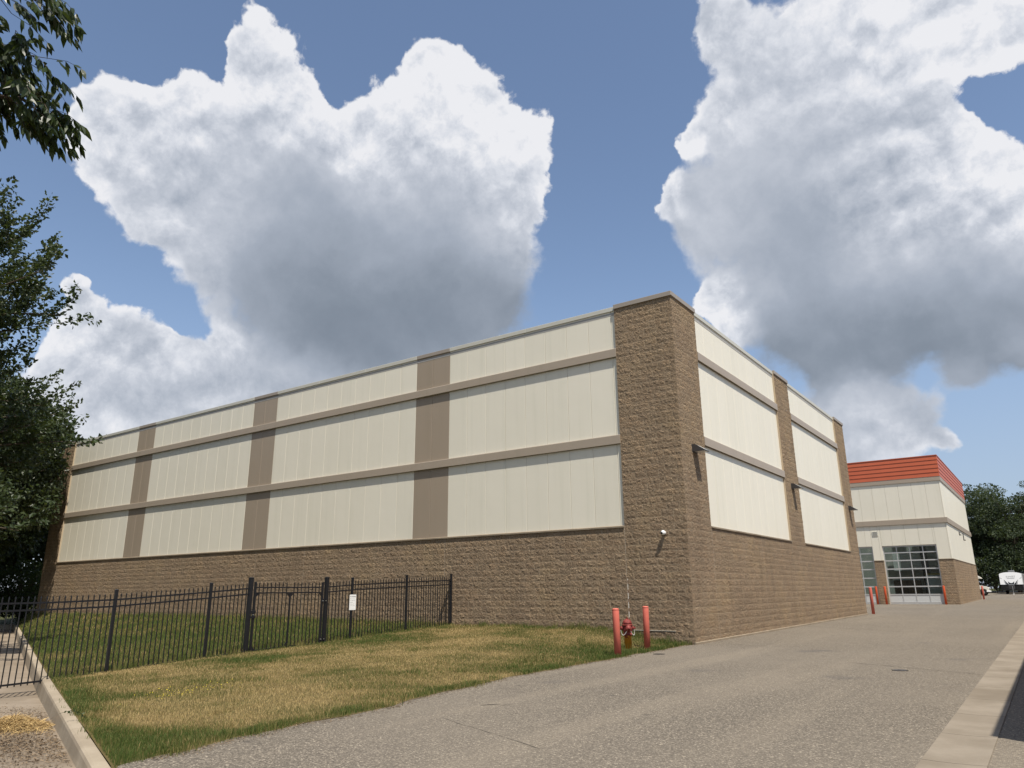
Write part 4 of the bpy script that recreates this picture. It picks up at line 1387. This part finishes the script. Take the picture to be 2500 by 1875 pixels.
def shoot_tree(name, label, loc, H, R, z_low, mat, seed, nb=80, nshoot=11, nleaf=46, lsize=0.13, group=None, keep=None, upw=0.5, shoot_len=(1.0, 2.0), trunk_r=0.32, shape=1.0):
    """tree with ascending branches that end in long leafy shoots"""
    rng = np.random.default_rng(seed)
    root = thing(name, label, 'tree', loc, 0, group)
    tk = MB(); br = MB()
    top = (rng.normal()*0.4, rng.normal()*0.4, H*0.90)
    wood(tk, bent((0,0,-0.5), top, 0, rng, 8), trunk_r, trunk_r*0.18, 9)
    tk.build('trunk', M['bark'], root, True)
    SP, SD, SL = [], [], []
    for i in range(nb):
        f = (i+rng.random())/nb
        h = z_low + (H*0.93-z_low)*f
        prof = (0.55+0.45*math.sin(math.pi*min(1, 0.25+f*0.9)))*(1-f**2.6*0.80)*shape
        L = R*prof*rng.uniform(0.72, 1.12)
        az = i*2.39996 + rng.uniform(-.4, .4)
        el = rng.uniform(0.10, 0.45) + f*0.75
        d = np.array([math.cos(az)*math.cos(el), math.sin(az)*math.cos(el), math.sin(el)])
        a = np.array([top[0]*h/H, top[1]*h/H, h*0.86])
        b = a + d*L
        pts = bent(a, b, L*0.06, rng, 6)
        wood(br, pts, 0.035+0.03*L/R*2, 0.012, 5)
        P = np.array(pts)
        for k in range(nshoot):
            t = rng.uniform(0.28, 1.0)**0.8
            x = t*(len(P)-1); i0 = min(int(x), len(P)-2)
            p = P[i0] + (P[i0+1]-P[i0])*(x-i0)
            q = d*0.8 + rng.normal(size=3)*0.55 + np.array([0,0,upw])
            q /= np.linalg.norm(q)
            SP.append(p); SD.append(q); SL.append(rng.uniform(*shoot_len)*(0.65+0.35*prof))
    SP, SD, SL = np.array(SP), np.array(SD), np.array(SL)
    for p, q, L in zip(SP[::2], SD[::2], SL[::2]):
        br.tube([tuple(p), tuple(p+q*L*0.9)], [0.012, 0.004], 3, cap=False)
    br.build('branches', M['bark'], root)
    n = len(SP)*nleaf
    k = np.repeat(np.arange(len(SP)), nleaf)
    t = rng.random(n)**0.85
    off = rng.normal(size=(n,3))*0.070
    pos = SP[k] + SD[k]*(SL[k]*t)[:,None] + np.array([0,0,1.0])*(0.10*(SL[k]*t**2))[:,None] + off*(1.25-0.7*t)[:,None]*1.5
    D = unit(SD[k]*0.7 + rng.normal(size=(n,3))*0.7 + np.array([0,0,-0.35]))
    sz = lsize*rng.uniform(0.65, 1.2, n)
    tint = np.clip(0.25*rng.random(n) + 0.45*np.repeat(rng.random(len(SP)), nleaf) + 0.3*t*rng.random(n), 0, 1)
    if keep is not None:
        m = keep(pos + np.array(loc))
        pos, D, sz, tint = pos[m], D[m], sz[m], tint[m]
    V = leaf_quads(pos, D, sz, 0.62, rng)
    link('crown', crown_mesh('crown', V, tint, mat), root)
    return root

def lobe_tree(name, label, loc, H, R, z0, mat, seed, nl=60, per=330, lsize=0.17, flat=0.75, lr=(0.8, 1.5), group=None, keep=None, trunk_r=0.35, cat='tree', stems=True, fill=0.62):
    """rounded tree built of leafy clumps on limbs"""
    rng = np.random.default_rng(seed)
    root = thing(name, label, cat, loc, 0, group)
    tk = MB(); br = MB()
    zc = (H+z0)/2; hz = (H-z0)/2
    if stems:
        wood(tk, bent((0,0,-0.6), (rng.normal()*0.3, rng.normal()*0.3, zc*1.05), 0, rng, 6), trunk_r, trunk_r*0.35, 9)
    else:
        for _ in range(5):
            a = rng.uniform(0, 6.28)
            wood(tk, bent((0,0,-0.3), (R*0.5*math.cos(a), R*0.5*math.sin(a), zc), 0, rng, 5), trunk_r, trunk_r*0.4, 6)
    tk.build('trunk' if stems else 'stems', M['bark'], root, True)
    P, T, SZ, LK = [], [], [], []
    for i in range(nl):
        u = unit(rng.normal(size=3)); u[2] = u[2]*0.9+0.12
        rad = rng.uniform(fill, 1.0)
        c = np.array([u[0]*R*rad, u[1]*R*rad, zc+u[2]*hz*rad])
        r = rng.uniform(*lr)
        wood(br, bent((0,0,max(z0*0.8, zc-hz*0.7)+0.25*hz*max(-0.5,u[2])), c, r*0.3, rng, 5), 0.075, 0.015, 5)
        m = int(per*(r/np.mean(lr))**1.6)
        w = unit(rng.normal(size=(m,3)))
        rr = r*rng.uniform(0.45, 1.05, m)**0.6
        p = c + w*rr[:,None]*np.array([1.15, 1.15, flat])
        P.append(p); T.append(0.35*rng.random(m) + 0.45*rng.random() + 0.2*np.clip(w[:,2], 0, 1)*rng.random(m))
        LK.append(unit(w*0.7 + rng.normal(size=(m,3))*0.7 + np.array([0,0,-0.25])))
    br.build('branches', M['bark'], root)
    P = np.concatenate(P); T = np.clip(np.concatenate(T), 0, 1); D = np.concatenate(LK)
    sz = lsize*rng.uniform(0.65, 1.25, len(P))
    if keep is not None:
        m = keep(P + np.array(loc))
        P, T, D, sz = P[m], T[m], D[m], sz[m]
    link('crown', crown_mesh('crown', leaf_quads(P, D, sz, 0.6, rng), T, mat), root)
    return root

M['maple'] = mat_leaf('maple_leaf', (0.014,0.025,0.010), (0.055,0.078,0.026), 0.2, 0.45)
M['oak'] = mat_leaf('oak_leaf', (0.016,0.027,0.011), (0.062,0.080,0.034), 0.2, 0.4)
M['locust'] = mat_leaf('far_leaf', (0.014,0.026,0.013), (0.056,0.078,0.032), 0.2, 0.6)
M['ash'] = mat_leaf('ash_leaf', (0.012,0.022,0.009), (0.045,0.068,0.020), 0.25, 0.4)
M['shrub'] = mat_leaf('shrub_leaf', (0.016,0.030,0.010), (0.055,0.085,0.024), 0.25, 0.5)

clear_wall = lambda p: ~((p[:,0] > -42.2) & (p[:,1] > -0.35)) & (p[:,2] > -0.3) & ~((p[:,0]+1.66*p[:,1] > -40.2) & (p[:,2]+3.65*p[:,1] > 0.2) & (p[:,0] < -28))
shoot_tree('maple_tree', 'tall maple with upswept leafy shoots at the left edge, above the rounded tree', (-23.0,-16.3,-0.55), 26.5, 8.0, 2.6, M['maple'], 21, nb=270, nshoot=19, nleaf=56, lsize=0.18, keep=clear_wall, shoot_len=(0.9,1.9))
lobe_tree('oak_tree', 'rounded dark tree overhanging the far left end of the long building', (-43.0,-5.3,-0.5), 14.8, 6.8, 2.4, M['oak'], 5, nl=170, per=380, lsize=0.27, lr=(0.8,1.7), keep=clear_wall)
# the wood behind them
for i, (x, y, H, R, sd) in enumerate(((-54,-9,15,6.5,31), (-56,2,17,7.0,32), (-60,12,16,6.5,33), (-52,-18,15,6.5,34), (-67,-5,16,7.0,35), (-66,-15,16,7.0,36))):
    lobe_tree('broadleaf_tree', ['broad dark tree in deep shade left of the oak', 'dark tree standing behind the oak and the building end', 'tall tree mostly hidden behind the far end of the long building', 'dark tree at the edge of the wood, left beyond the maple', 'tree deep in the wood behind the driveway end', 'tree deep in the wood left of the driveway end'][i],
              (x, y, -0.6), H, R, -0.5, M['locust'], sd, nl=110, per=190, lsize=0.5, lr=(1.2,2.4), fill=0.3, group='trees of the wood on the left')
for i, (x, y, R, sd) in enumerate(((-48.5,-2.2,1.7,41), (-49.5,-6.5,2.0,42), (-50,-11.0,2.2,43), (-47.5,1.6,1.6,44), (-55,-4.0,2.6,45), (-55,1.5,2.6,46), (-55.5,-9.0,2.6,47))):
    lobe_tree('shrub', ['leafy shrub at the end of the driveway under the oak', 'dark shrub in shade at the driveway end', 'broad shrub in shade left of the driveway end', 'shrub beside the far corner of the long building', 'broad bush deep in the shade behind the oak trunk', 'broad bush deep in the shade beyond the building end', 'broad bush deep in the shade left of the oak trunk'][i],
              (x, y, -0.55), 3.4+0.2*i, R*1.3, 0.0, M['shrub'], sd, nl=44, per=160, lsize=0.16, lr=(0.45,0.8), cat='shrub', stems=False, trunk_r=0.03, group='shrubs under the trees on the left')
# the tree belt behind the yard
belt = [(-7.5,112,16.0,6.0,51), (-1.5,116,17.8,6.2,52), (4.2,113,15.6,5.6,53), (9.5,117,16.4,6.2,54), (15.5,113,16.0,6.0,55), (1.2,124,16.6,6.5,57), (7.6,125,16.2,6.5,58)]
belt_lab = ['tall dark tree hidden mostly behind the garage roof', 'tallest tree rising right behind the garage parapet', 'dark tree behind the white trailer', 'dark tree at the right edge behind the trailer', 'tree of the belt just beyond the right edge', 'tree in the second row behind the garage corner', 'tree in the second row behind the trailer']
for (x, y, H, R, sd), lb in zip(belt, belt_lab):
    lobe_tree('locust_tree', lb, (x, y, float(road_z(y))-0.1), H, R, 1.0, M['locust'], sd, nl=82, per=190, lsize=0.33, flat=0.38, lr=(1.0,2.3), group='tree belt behind the yard', fill=0.35)
for i, (x, y, R, sd) in enumerate(((-2.5,108.6,2.3,61), (1.6,109.0,2.4,62), (6.2,109.2,2.5,63), (10.6,108.8,2.4,64))):
    lobe_tree('bush', ['dark bush behind the motorhome', 'dark bush between motorhome and trailer', 'dark bush behind the white trailer', 'dark bush right of the trailer'][i],
              (x, y, float(road_z(y))-0.1), 5.2, R, 0.0, M['locust'], sd, nl=34, per=110, lsize=0.34, lr=(0.8,1.4), cat='bush', stems=False, trunk_r=0.05, group='bushes under the tree belt', fill=0.3)

# near tree whose boughs hang into the top left corner
def near_tree():
    rng = np.random.default_rng(77)
    root = thing('ash_tree', 'tree whose drooping boughs of long leaflets hang into the top left corner', 'tree', (-5.2,-24.2,-0.6))
    o = np.array([-5.2,-24.2,-0.6])
    tk = MB(); br = MB()
    wood(tk, bent((0,0,-0.4), (0.6,0.5,9.6), 0, rng, 8), 0.30, 0.10, 10)
    tk.build('trunk', M['bark'], root, True)
    base = np.array([0.3,0.3,6.2])
    V, T = [], []
    fs = []
    def leaflet(p, d, L, tint):
        s = unit(np.cross(d, rng.normal(size=3))); nn = np.cross(d, s)
        w = L*0.17
        pts = [p, p+d*L*0.3+s*w*0.85+nn*0.006, p+d*L*0.55+s*w*0.9+nn*0.004-nn*L*0.03, p+d*L-nn*L*0.10, p+d*L*0.55-s*w*0.9+nn*0.004-nn*L*0.03, p+d*L*0.3-s*w*0.85+nn*0.006]
        spine = [p+d*L*0.3-nn*0.01, p+d*L*0.55-nn*0.012-nn*L*0.03]
        b = len(V)
        V.extend(pts+spine); T.extend([tint]*8)
        for q in ((0,1,6),(0,6,5),(1,2,7),(1,7,6),(5,6,4),(6,7,4),(2,3,7),(7,3,4)):
            fs.append((b+q[0], b+q[1], b+q[2]))
    def compound(p, d, tint):
        L = rng.uniform(0.20, 0.30)
        d = unit(d)
        side = unit(np.cross(d, [0,0,1.0]) + rng.normal(size=3)*0.3)
        m = 4
        tip = p + d*L + np.array([0,0,-0.09])
        br.tube([tuple(p), tuple(p+d*L*0.55+np.array([0,0,-0.02])), tuple(tip)], [0.003,0.0025,0.0015], 3, cap=False)
        for k in range(1, m+1):
            t = k/m
            q = p + d*L*t + np.array([0,0,-0.09*t*t])
            for s in (-1, 1):
                dd = unit(side*s*0.55 + d*0.45 + np.array([0,0,-1.0]) + rng.normal(size=3)*0.22)
                leaflet(q, dd, rng.uniform(0.10,0.16), np.clip(tint+rng.normal()*0.15, 0, 1))
        leaflet(tip, unit(d*0.5+np.array([0,0,-0.9])), 0.13, tint)
    # boughs: (end point, where the leafy part starts along it, leaf count)
    tips = [((2.50,-19.10,6.32), 0.93, 24), ((2.12,-18.90,5.98), 0.87, 60), ((2.18,-18.80,5.54), 0.88, 60), ((1.24,-18.94,5.28), 0.93, 18), ((1.90,-19.24,6.06), 0.89, 40), ((1.76,-19.26,5.80), 0.90, 36),
            ((1.2,-20.2,6.7), 0.55, 26), ((0.4,-21.2,7.6), 0.45, 26), ((-0.6,-20.4,8.3), 0.4, 26), ((0.4,-23.0,8.4), 0.4, 26), ((-2.8,-20.2,8.2), 0.4, 26),
            ((-9.0,-22.0,8.3), 0.35, 40), ((-8.0,-27.5,8.6), 0.35, 40), ((-3.0,-28.0,8.8), 0.35, 40), ((-5.5,-24.5,10.8), 0.3, 40), ((-6.8,-20.5,7.2), 0.35, 40), ((-1.5,-26.5,9.6), 0.3, 40), ((-9.8,-25.2,7.0), 0.35, 40)]
    for tip, ts, cnt in tips:
        b = np.array(tip) - o
        a = base + np.array([0,0,rng.uniform(-0.6,1.6)])
        mid = a + (b-a)*0.5 + np.array([0,0,0.55])
        P = np.array([(1-t)**2*a + 2*t*(1-t)*mid + t*t*b for t in np.linspace(0,1,14)])
        wood(br, [tuple(p) for p in P], 0.045, 0.006, 6)
        for k in range(cnt):
            t = ts + (1-ts)*rng.random()**0.8
            x = t*13; i0 = min(int(x), 12)
            p = P[i0] + (P[i0+1]-P[i0])*(x-i0)
            ax = unit(P[i0+1]-P[i0])
            sd = unit(np.cross(ax, [0,0,1.0])) * rng.choice((-1,1))
            tw = p + (sd*rng.uniform(0.02,0.22) + np.array([0,0,rng.uniform(-0.10,0.12)]) + ax*rng.uniform(0,0.12))
            br.tube([tuple(p), tuple(tw)], [0.004,0.003], 3, cap=False)
            compound(tw, ax*0.9 + sd*rng.uniform(0.1,0.8) + np.array([0,0,-0.25]) + rng.normal(size=3)*0.25, rng.random())
        compound(b, unit(b-P[-2])+np.array([0,0,-0.5]), 0.5)
    br.build('branches', M['bark'], root)
    link('crown', fast_mesh('crown', np.array(V), np.array(fs), M['ash'], {'tint': np.array(T)}), root)
near_tree()

# ------------------------------------------------------------------ grass, straw and litter
GR = np.random.default_rng(99)
_tab = GR.random((64, 64))
def vnoise(x, y, s):
    x = x*s; y = y*s
    xi = np.floor(x).astype(int); yi = np.floor(y).astype(int)
    fx = x-xi; fy = y-yi
    fx = fx*fx*(3-2*fx); fy = fy*fy*(3-2*fy)
    g = lambda i, j: _tab[i % 64, j % 64]
    return (g(xi,yi)*(1-fx)+g(xi+1,yi)*fx)*(1-fy) + (g(xi,yi+1)*(1-fx)+g(xi+1,yi+1)*fx)*fy
def fbm(x, y, s):
    return 0.5*vnoise(x,y,s) + 0.3*vnoise(x+7.3,y+2.1,s*2.3) + 0.2*vnoise(x+1.7,y+9.2,s*5.1)

t = NT('grass_blade')
c = t.ramp(t.attr('tint'), [(0.0, (0.074,0.112,0.026)), (0.35, (0.130,0.142,0.038)), (0.62, (0.26,0.205,0.080)), (1.0, (0.50,0.375,0.175))])
t.done(c, 0.6, spec=0.2)
tr_ = t.nd('ShaderNodeBsdfTranslucent'); t.put(tr_.inputs[0], c)
mx = t.nd('ShaderNodeMixShader'); mx.inputs[0].default_value = 0.3
t.l.new(t.b.outputs[0], mx.inputs[1]); t.l.new(tr_.outputs[0], mx.inputs[2]); t.l.new(mx.outputs[0], t.n['Material Output'].inputs[0])
M['grass'] = t.m

def dryness(x, y):
    """1 where the turf has burnt off, 0 where it is still green"""
    n = fbm(x, y, 0.42)
    d = 0.58 + (n-0.5)*2.4
    ky = (y-kerb_y(x))*0.9365
    d -= 0.40*np.exp(-(ky/0.6)**2)                    # damp strip behind the kerb
    d -= 0.42*np.exp(-((edge_x(y)-x)/0.35)**2)*(fbm(x+30, y, 0.9) > 0.42)
    d -= 0.45*np.exp(-((y+0.2)/0.8)**2)               # foot of the wall
    d -= 0.35*np.exp(-(((x+0.6)/1.3)**2+((y+2.8)/2.2)**2))
    d += 0.25*np.exp(-(((x+4.5)/3.0)**2+((y+5.0)/3.0)**2))
    d = np.where(x < XF-0.15, 0.15+(n-0.5)*0.8, d)
    d = np.where(np.abs(x-XF) < 0.18, d-0.35, d)
    return np.clip(d, 0, 1)

def blades(name, n, xr, yr, dens, hscale, wscale, parent=None, label=None, seed=1, bend=0.5):
    r = np.random.default_rng(seed)
    x = r.uniform(*xr, n); y = r.uniform(*yr, n)
    m = (y > kerb_y(x)+0.02) & (y < -0.045) & (x < edge_x(y)+0.03*r.normal(size=n))
    m &= r.random(n) < dens(x, y)
    x, y = x[m], y[m]
    k = len(x)
    z = lawn_z(x, y)
    dr = dryness(x, y)
    clump = fbm(x, y, 3.2)
    h = hscale(x, y)*(0.55+0.9*clump)*r.uniform(0.6, 1.3, k)*(1.05-0.45*dr)
    a = r.uniform(0, 2*np.pi, k)
    lean = r.uniform(0.1, 1.0, k)*bend + 0.35*dr*r.random(k)
    w = wscale(x, y)*r.uniform(0.7, 1.3, k)
    dx, dy = np.cos(a), np.sin(a)
    b = r.uniform(0, 2*np.pi, k)
    sx, sy = np.cos(b)*w/2, np.sin(b)*w/2
    P0 = np.stack([x-sx, y-sy, z-0.005], 1); P1 = np.stack([x+sx, y+sy, z-0.005], 1)
    mx_ = np.stack([x+dx*lean*h*0.35, y+dy*lean*h*0.35, z+h*0.62], 1)
    off = np.stack([sx*0.75, sy*0.75, np.zeros(k)], 1)
    P2 = mx_-off; P3 = mx_+off
    P4 = np.stack([x+dx*lean*h*1.0, y+dy*lean*h*1.0, z+h*(1.0-0.28*lean)], 1)
    V = np.stack([P0,P1,P2,P3,P4], 1).reshape(-1,3)
    i = np.arange(k, dtype=np.int32)[:,None]*5
    F = np.concatenate([i+np.array([[0,1,3]]), i+np.array([[0,3,2]]), i+np.array([[2,3,4]])], 0)
    ti = np.clip(dr + r.normal(0, 0.28, k), 0, 1)
    o = link(name, fast_mesh(name, V, F, M['grass'], {'tint': np.repeat(ti, 5)}))
    tag(o, label, 'grass', kind='stuff')
    return o
dist = lambda x, y: np.hypot(x-CAM.x, y-CAM.y)
blades('grass', 520000, (-9.0, 1.3), (-17.2, 0.0), lambda x, y: np.clip(9.5/dist(x,y), 0.35, 1.0)**1.3, lambda x, y: 0.052+0.035*np.exp(-(((y-kerb_y(x))*0.9365)/0.8)**2)+0.03*np.exp(-((edge_x(y)-x)/0.3)**2)+0.05*np.exp(-(y/0.35)**2),
       lambda x, y: 0.0042*np.clip(dist(x,y)/8.5, 1, 3), label='dry patchy mown grass in front of the black fence', seed=11)
blades('grass', 300000, (-44.5, -9.0), (-14.0, 0.0), lambda x, y: np.clip(20/dist(x,y), 0.2, 1.0)**1.5, lambda x, y: 0.115+0.05*np.exp(-(y/0.5)**2)+0.0*x,
       lambda x, y: 0.0085*np.clip(dist(x,y)/18.0, 1, 3), label='longer green grass behind the black fence', seed=12)
# taller tufts and weeds
def tufts(name, spots, label, seed):
    r = np.random.default_rng(seed)
    V, T = [], []
    for (x, y, n, h, sp, dry) in spots:
        k = n
        px = x+r.normal(0, sp, k); py = y+r.normal(0, sp, k)
        py = np.minimum(py, -0.04)
        z = np.where(px < edge_x(py), lawn_z(px, py), road_z(py))
        a = r.uniform(0, 6.283, k); L = h*r.uniform(0.5, 1.15, k); ln = r.uniform(0.1, 0.75, k)
        w = 0.0036*r.uniform(0.6, 1.3, k)
        b = r.uniform(0, 6.283, k); sx, sy = np.cos(b)*w, np.sin(b)*w
        P0 = np.stack([px-sx,py-sy,z-0.01],1); P1 = np.stack([px+sx,py+sy,z-0.01],1)
        M1 = np.stack([px+np.cos(a)*ln*L*0.4, py+np.sin(a)*ln*L*0.4, z+L*0.65],1); of = np.stack([sx*.7,sy*.7,0*sx],1)
        P4 = np.stack([px+np.cos(a)*ln*L, py+np.sin(a)*ln*L, z+L*(1-0.35*ln)],1)
        V.append(np.stack([P0,P1,M1-of,M1+of,P4],1).reshape(-1,3)); T.append(np.repeat(np.clip(dry+r.normal(0,.15,k),0,1),5))
    V = np.concatenate(V); T = np.concatenate(T)
    i = np.arange(len(V)//5, dtype=np.int32)[:,None]*5
    F = np.concatenate([i+np.array([[0,1,3]]), i+np.array([[0,3,2]]), i+np.array([[2,3,4]])], 0)
    tag(link(name, fast_mesh(name, V, F, M['grass'], {'tint': T})), label, 'grass', kind='stuff')
sp = []
rr = random.Random(8)
for _ in range(34):
    y = rr.uniform(-16.4,-0.5); sp.append((float(edge_x(y))-rr.uniform(-0.02,0.20), y, 60, rr.uniform(0.07,0.13), 0.09, rr.uniform(0.02,0.45)))
for _ in range(34):
    x = rr.uniform(-8.8,0.6); sp.append((x, float(kerb_y(x))+rr.uniform(0.08,0.35), 80, rr.uniform(0.05,0.10), 0.08, rr.uniform(0.05,0.4)))
for _ in range(26):
    x = rr.uniform(-8.5,-0.4); sp.append((x, -0.12-rr.random()*0.2, 45, rr.uniform(0.12,0.28), 0.10, rr.uniform(0.05,0.4)))
for _ in range(30):
    y = rr.uniform(-12.8,-0.2); sp.append((XF+rr.uniform(-0.1,0.1), y, 40, rr.uniform(0.10,0.22), 0.08, rr.uniform(0.05,0.5)))
for _ in range(110):
    sp.append((rr.uniform(-8.5,-0.3), rr.uniform(-15,-0.6), rr.choice((25,50,80)), rr.uniform(0.07,0.13), rr.uniform(0.06,0.22), rr.uniform(0.0,0.85)))
sp += [(-0.30,-4.05,60,0.22,0.10,0.2),(-0.6,-2.0,60,0.20,0.10,0.2),(-0.85,-2.75,70,0.20,0.14,0.2),(-1.5,-3.4,90,0.22,0.2,0.15),(-2.0,-2.9,60,0.25,0.15,0.15)]
for _ in range(40):
    sp.append((rr.uniform(-30,-9.5), -0.2-rr.random()*0.5, 40, rr.uniform(0.2,0.42), 0.2, rr.uniform(0.05,0.4)))
sp = [q for q in sp if q[1] > float(kerb_y(q[0]))+0.03 and q[0] < float(edge_x(q[1]))+0.05]
tufts('grass_tufts', sp, 'taller grass tufts dotted over the lawn and along its edges', 3)

# little yellow flowers
def flowers():
    r = np.random.default_rng(4)
    V, F = [], []
    for (x, y) in np.concatenate([np.stack([-3.3+r.normal(0,0.30,70), -13.35+r.normal(0,0.42,70)],1), np.stack([-3.0+r.normal(0,0.12,30), -13.95+r.normal(0,0.25,30)],1)]):
        z = float(lawn_z(x, y))+r.uniform(0.05,0.10); s = r.uniform(0.004,0.008)
        b = len(V)
        n = 6
        tl = unit(np.array([r.normal()*0.5, -0.4+r.normal()*0.4, 1.0])); u = unit(np.cross(tl,[1,0,0.3])); w = np.cross(tl,u)
        V.append(np.array([x,y,z+0.004]))
        for k in range(n): V.append(np.array([x,y,z])+s*(u*math.cos(k*1.047)+w*math.sin(k*1.047)))
        for k in range(n): F.append((b, b+1+k, b+1+(k+1)%n))
    m = worn('yellow_petal', (0.68,0.52,0.03), 0.6)
    tag(link('yellow_flowers', fast_mesh('yellow_flowers', np.array(V), np.array(F), m)), 'patch of tiny yellow flowers in the dry front lawn', 'flowers', kind='stuff')
flowers()

def strands(name, n, cx, cy, sx, sy, hgt, L, w, mat, label, seed, cat, flatness=0.25, mask=None):
    r = np.random.default_rng(seed)
    x = cx+r.normal(0, sx, n); y = cy+r.normal(0, sy, n)
    if mask is not None:
        m = mask(x, y); x, y = x[m], y[m]
    k = len(x)
    s = (x-K0[0])*KD[0]+(y-K0[1])*KD[1]; nn = (x-K0[0])*KN[0]+(y-K0[1])*KN[1]
    z = drive_z(s, nn) + hgt*np.exp(-((x-cx)/sx/1.3)**2-((y-cy)/sy/1.3)**2)*r.random(k)**0.6 + 0.006
    a = r.uniform(0, 6.283, k); l = L*r.uniform(0.4, 1.2, k)
    d = np.stack([np.cos(a)*l, np.sin(a)*l, r.normal(0, flatness, k)*l],1)
    p = np.stack([x,y,z],1)
    sd = unit(np.cross(d, np.array([0,0,1.0])+r.normal(size=(k,3))*0.4))*(w*r.uniform(0.6,1.4,k))[:,None]
    mid = p + np.stack([0*x,0*x,l*0.12*r.random(k)],1)
    V = np.stack([p-d/2-sd, p-d/2+sd, mid+sd, p+d/2+sd*0.4, p+d/2-sd*0.4, mid-sd],1).reshape(-1,3)
    V[:,2] = np.maximum(V[:,2], np.repeat(drive_z(s, nn),6)+0.003)
    i = np.arange(k, dtype=np.int32)[:,None]*6
    F = np.concatenate([i+np.array([[0,1,2,5]]), i+np.array([[5,2,3,4]])],0)
    o = link(name, fast_mesh(name, V, F, mat, {'tint': np.repeat(r.random(k),6)}))
    return tag(o, label, cat, kind='stuff')
t = NT('straw'); M['straw'] = t.done(t.mix(t.attr('tint'), (0.24,0.15,0.06), (0.52,0.37,0.16)), 0.6, spec=0.25)
t = NT('litter'); M['litter'] = t.done(t.mix(t.attr('tint'), (0.05,0.034,0.022), (0.26,0.19,0.12)), 0.9, spec=0.1)
off_kerb = lambda x, y: ((x-K0[0])*KN[0]+(y-K0[1])*KN[1]) > 0.21
strands('straw_pile', 3600, -4.15,-15.62, 0.36,0.26, 0.17, 0.16, 0.0028, M['straw'], 'heap of yellow straw on the concrete beside the kerb', 1, 'straw', 0.35, off_kerb)
strands('leaf_litter', 6500, -2.6,-16.3, 1.15,0.50, 0.02, 0.045, 0.005, M['litter'], 'brown leaf litter and twigs scattered over the concrete by the kerb', 2, 'litter', 0.2, off_kerb)
strands('leaf_litter', 1600, -5.4,-14.75, 1.0,0.25, 0.01, 0.03, 0.005, M['litter'], 'thin crumbs of litter on the concrete close to the fence', 6, 'litter', 0.2, off_kerb)

def road_grit():
    r = np.random.default_rng(23)
    n = 2600
    y = r.uniform(-16.4, -0.2, n)
    x = edge_x(y) + np.abs(r.normal(0, 0.10, n)) + 0.01
    z = road_z(y)+0.003
    a = r.uniform(0, 6.283, n); l = r.uniform(0.008, 0.05, n); w = r.uniform(0.002, 0.006, n)
    d = np.stack([np.cos(a)*l, np.sin(a)*l, r.random(n)*0.01], 1); q = np.stack([-np.sin(a)*w, np.cos(a)*w, 0*a], 1)
    p = np.stack([x, y, z], 1)
    V = np.stack([p-q, p+q, p+d+q, p+d-q], 1).reshape(-1, 3)
    tag(link('edge_litter', fast_mesh('edge_litter', V, np.arange(4*n, dtype=np.int32).reshape(n, 4), M['litter'], {'tint': np.repeat(r.random(n), 4)})),
        'bits of dry grass and grit along the asphalt edge', 'litter', kind='stuff')
road_grit()

# weed leaning over the kerb
def kerb_weed():
    r = np.random.default_rng(15)
    root = thing('weed', 'small leafy weed leaning over the pale kerb top', 'weed', (-2.35,-15.45,-0.14))
    st = MB(); V = []; 
    P = np.array([(0,0,0.0),(-0.08,-0.08,0.10),(-0.16,-0.17,0.13),(-0.24,-0.27,0.10)])
    st.tube([tuple(p) for p in P], [0.004,0.004,0.003,0.002], 5).build('stem', M['shrub'], root)
    pos, D = [], []
    for k in range(22):
        t_ = r.random()*2.99; i0 = int(t_); p = P[i0]+(P[i0+1]-P[i0])*(t_-i0)
        pos.append(p); D.append(unit(r.normal(size=3)+np.array([0,0,-0.2])))
    pos, D = np.array(pos), np.array(D)
    V = leaf_quads(pos, D, np.full(22, 0.045)*r.uniform(.7,1.2,22), 0.55, r)
    link('leaves', crown_mesh('leaves', V, r.random(22), M['shrub']), root)
kerb_weed()
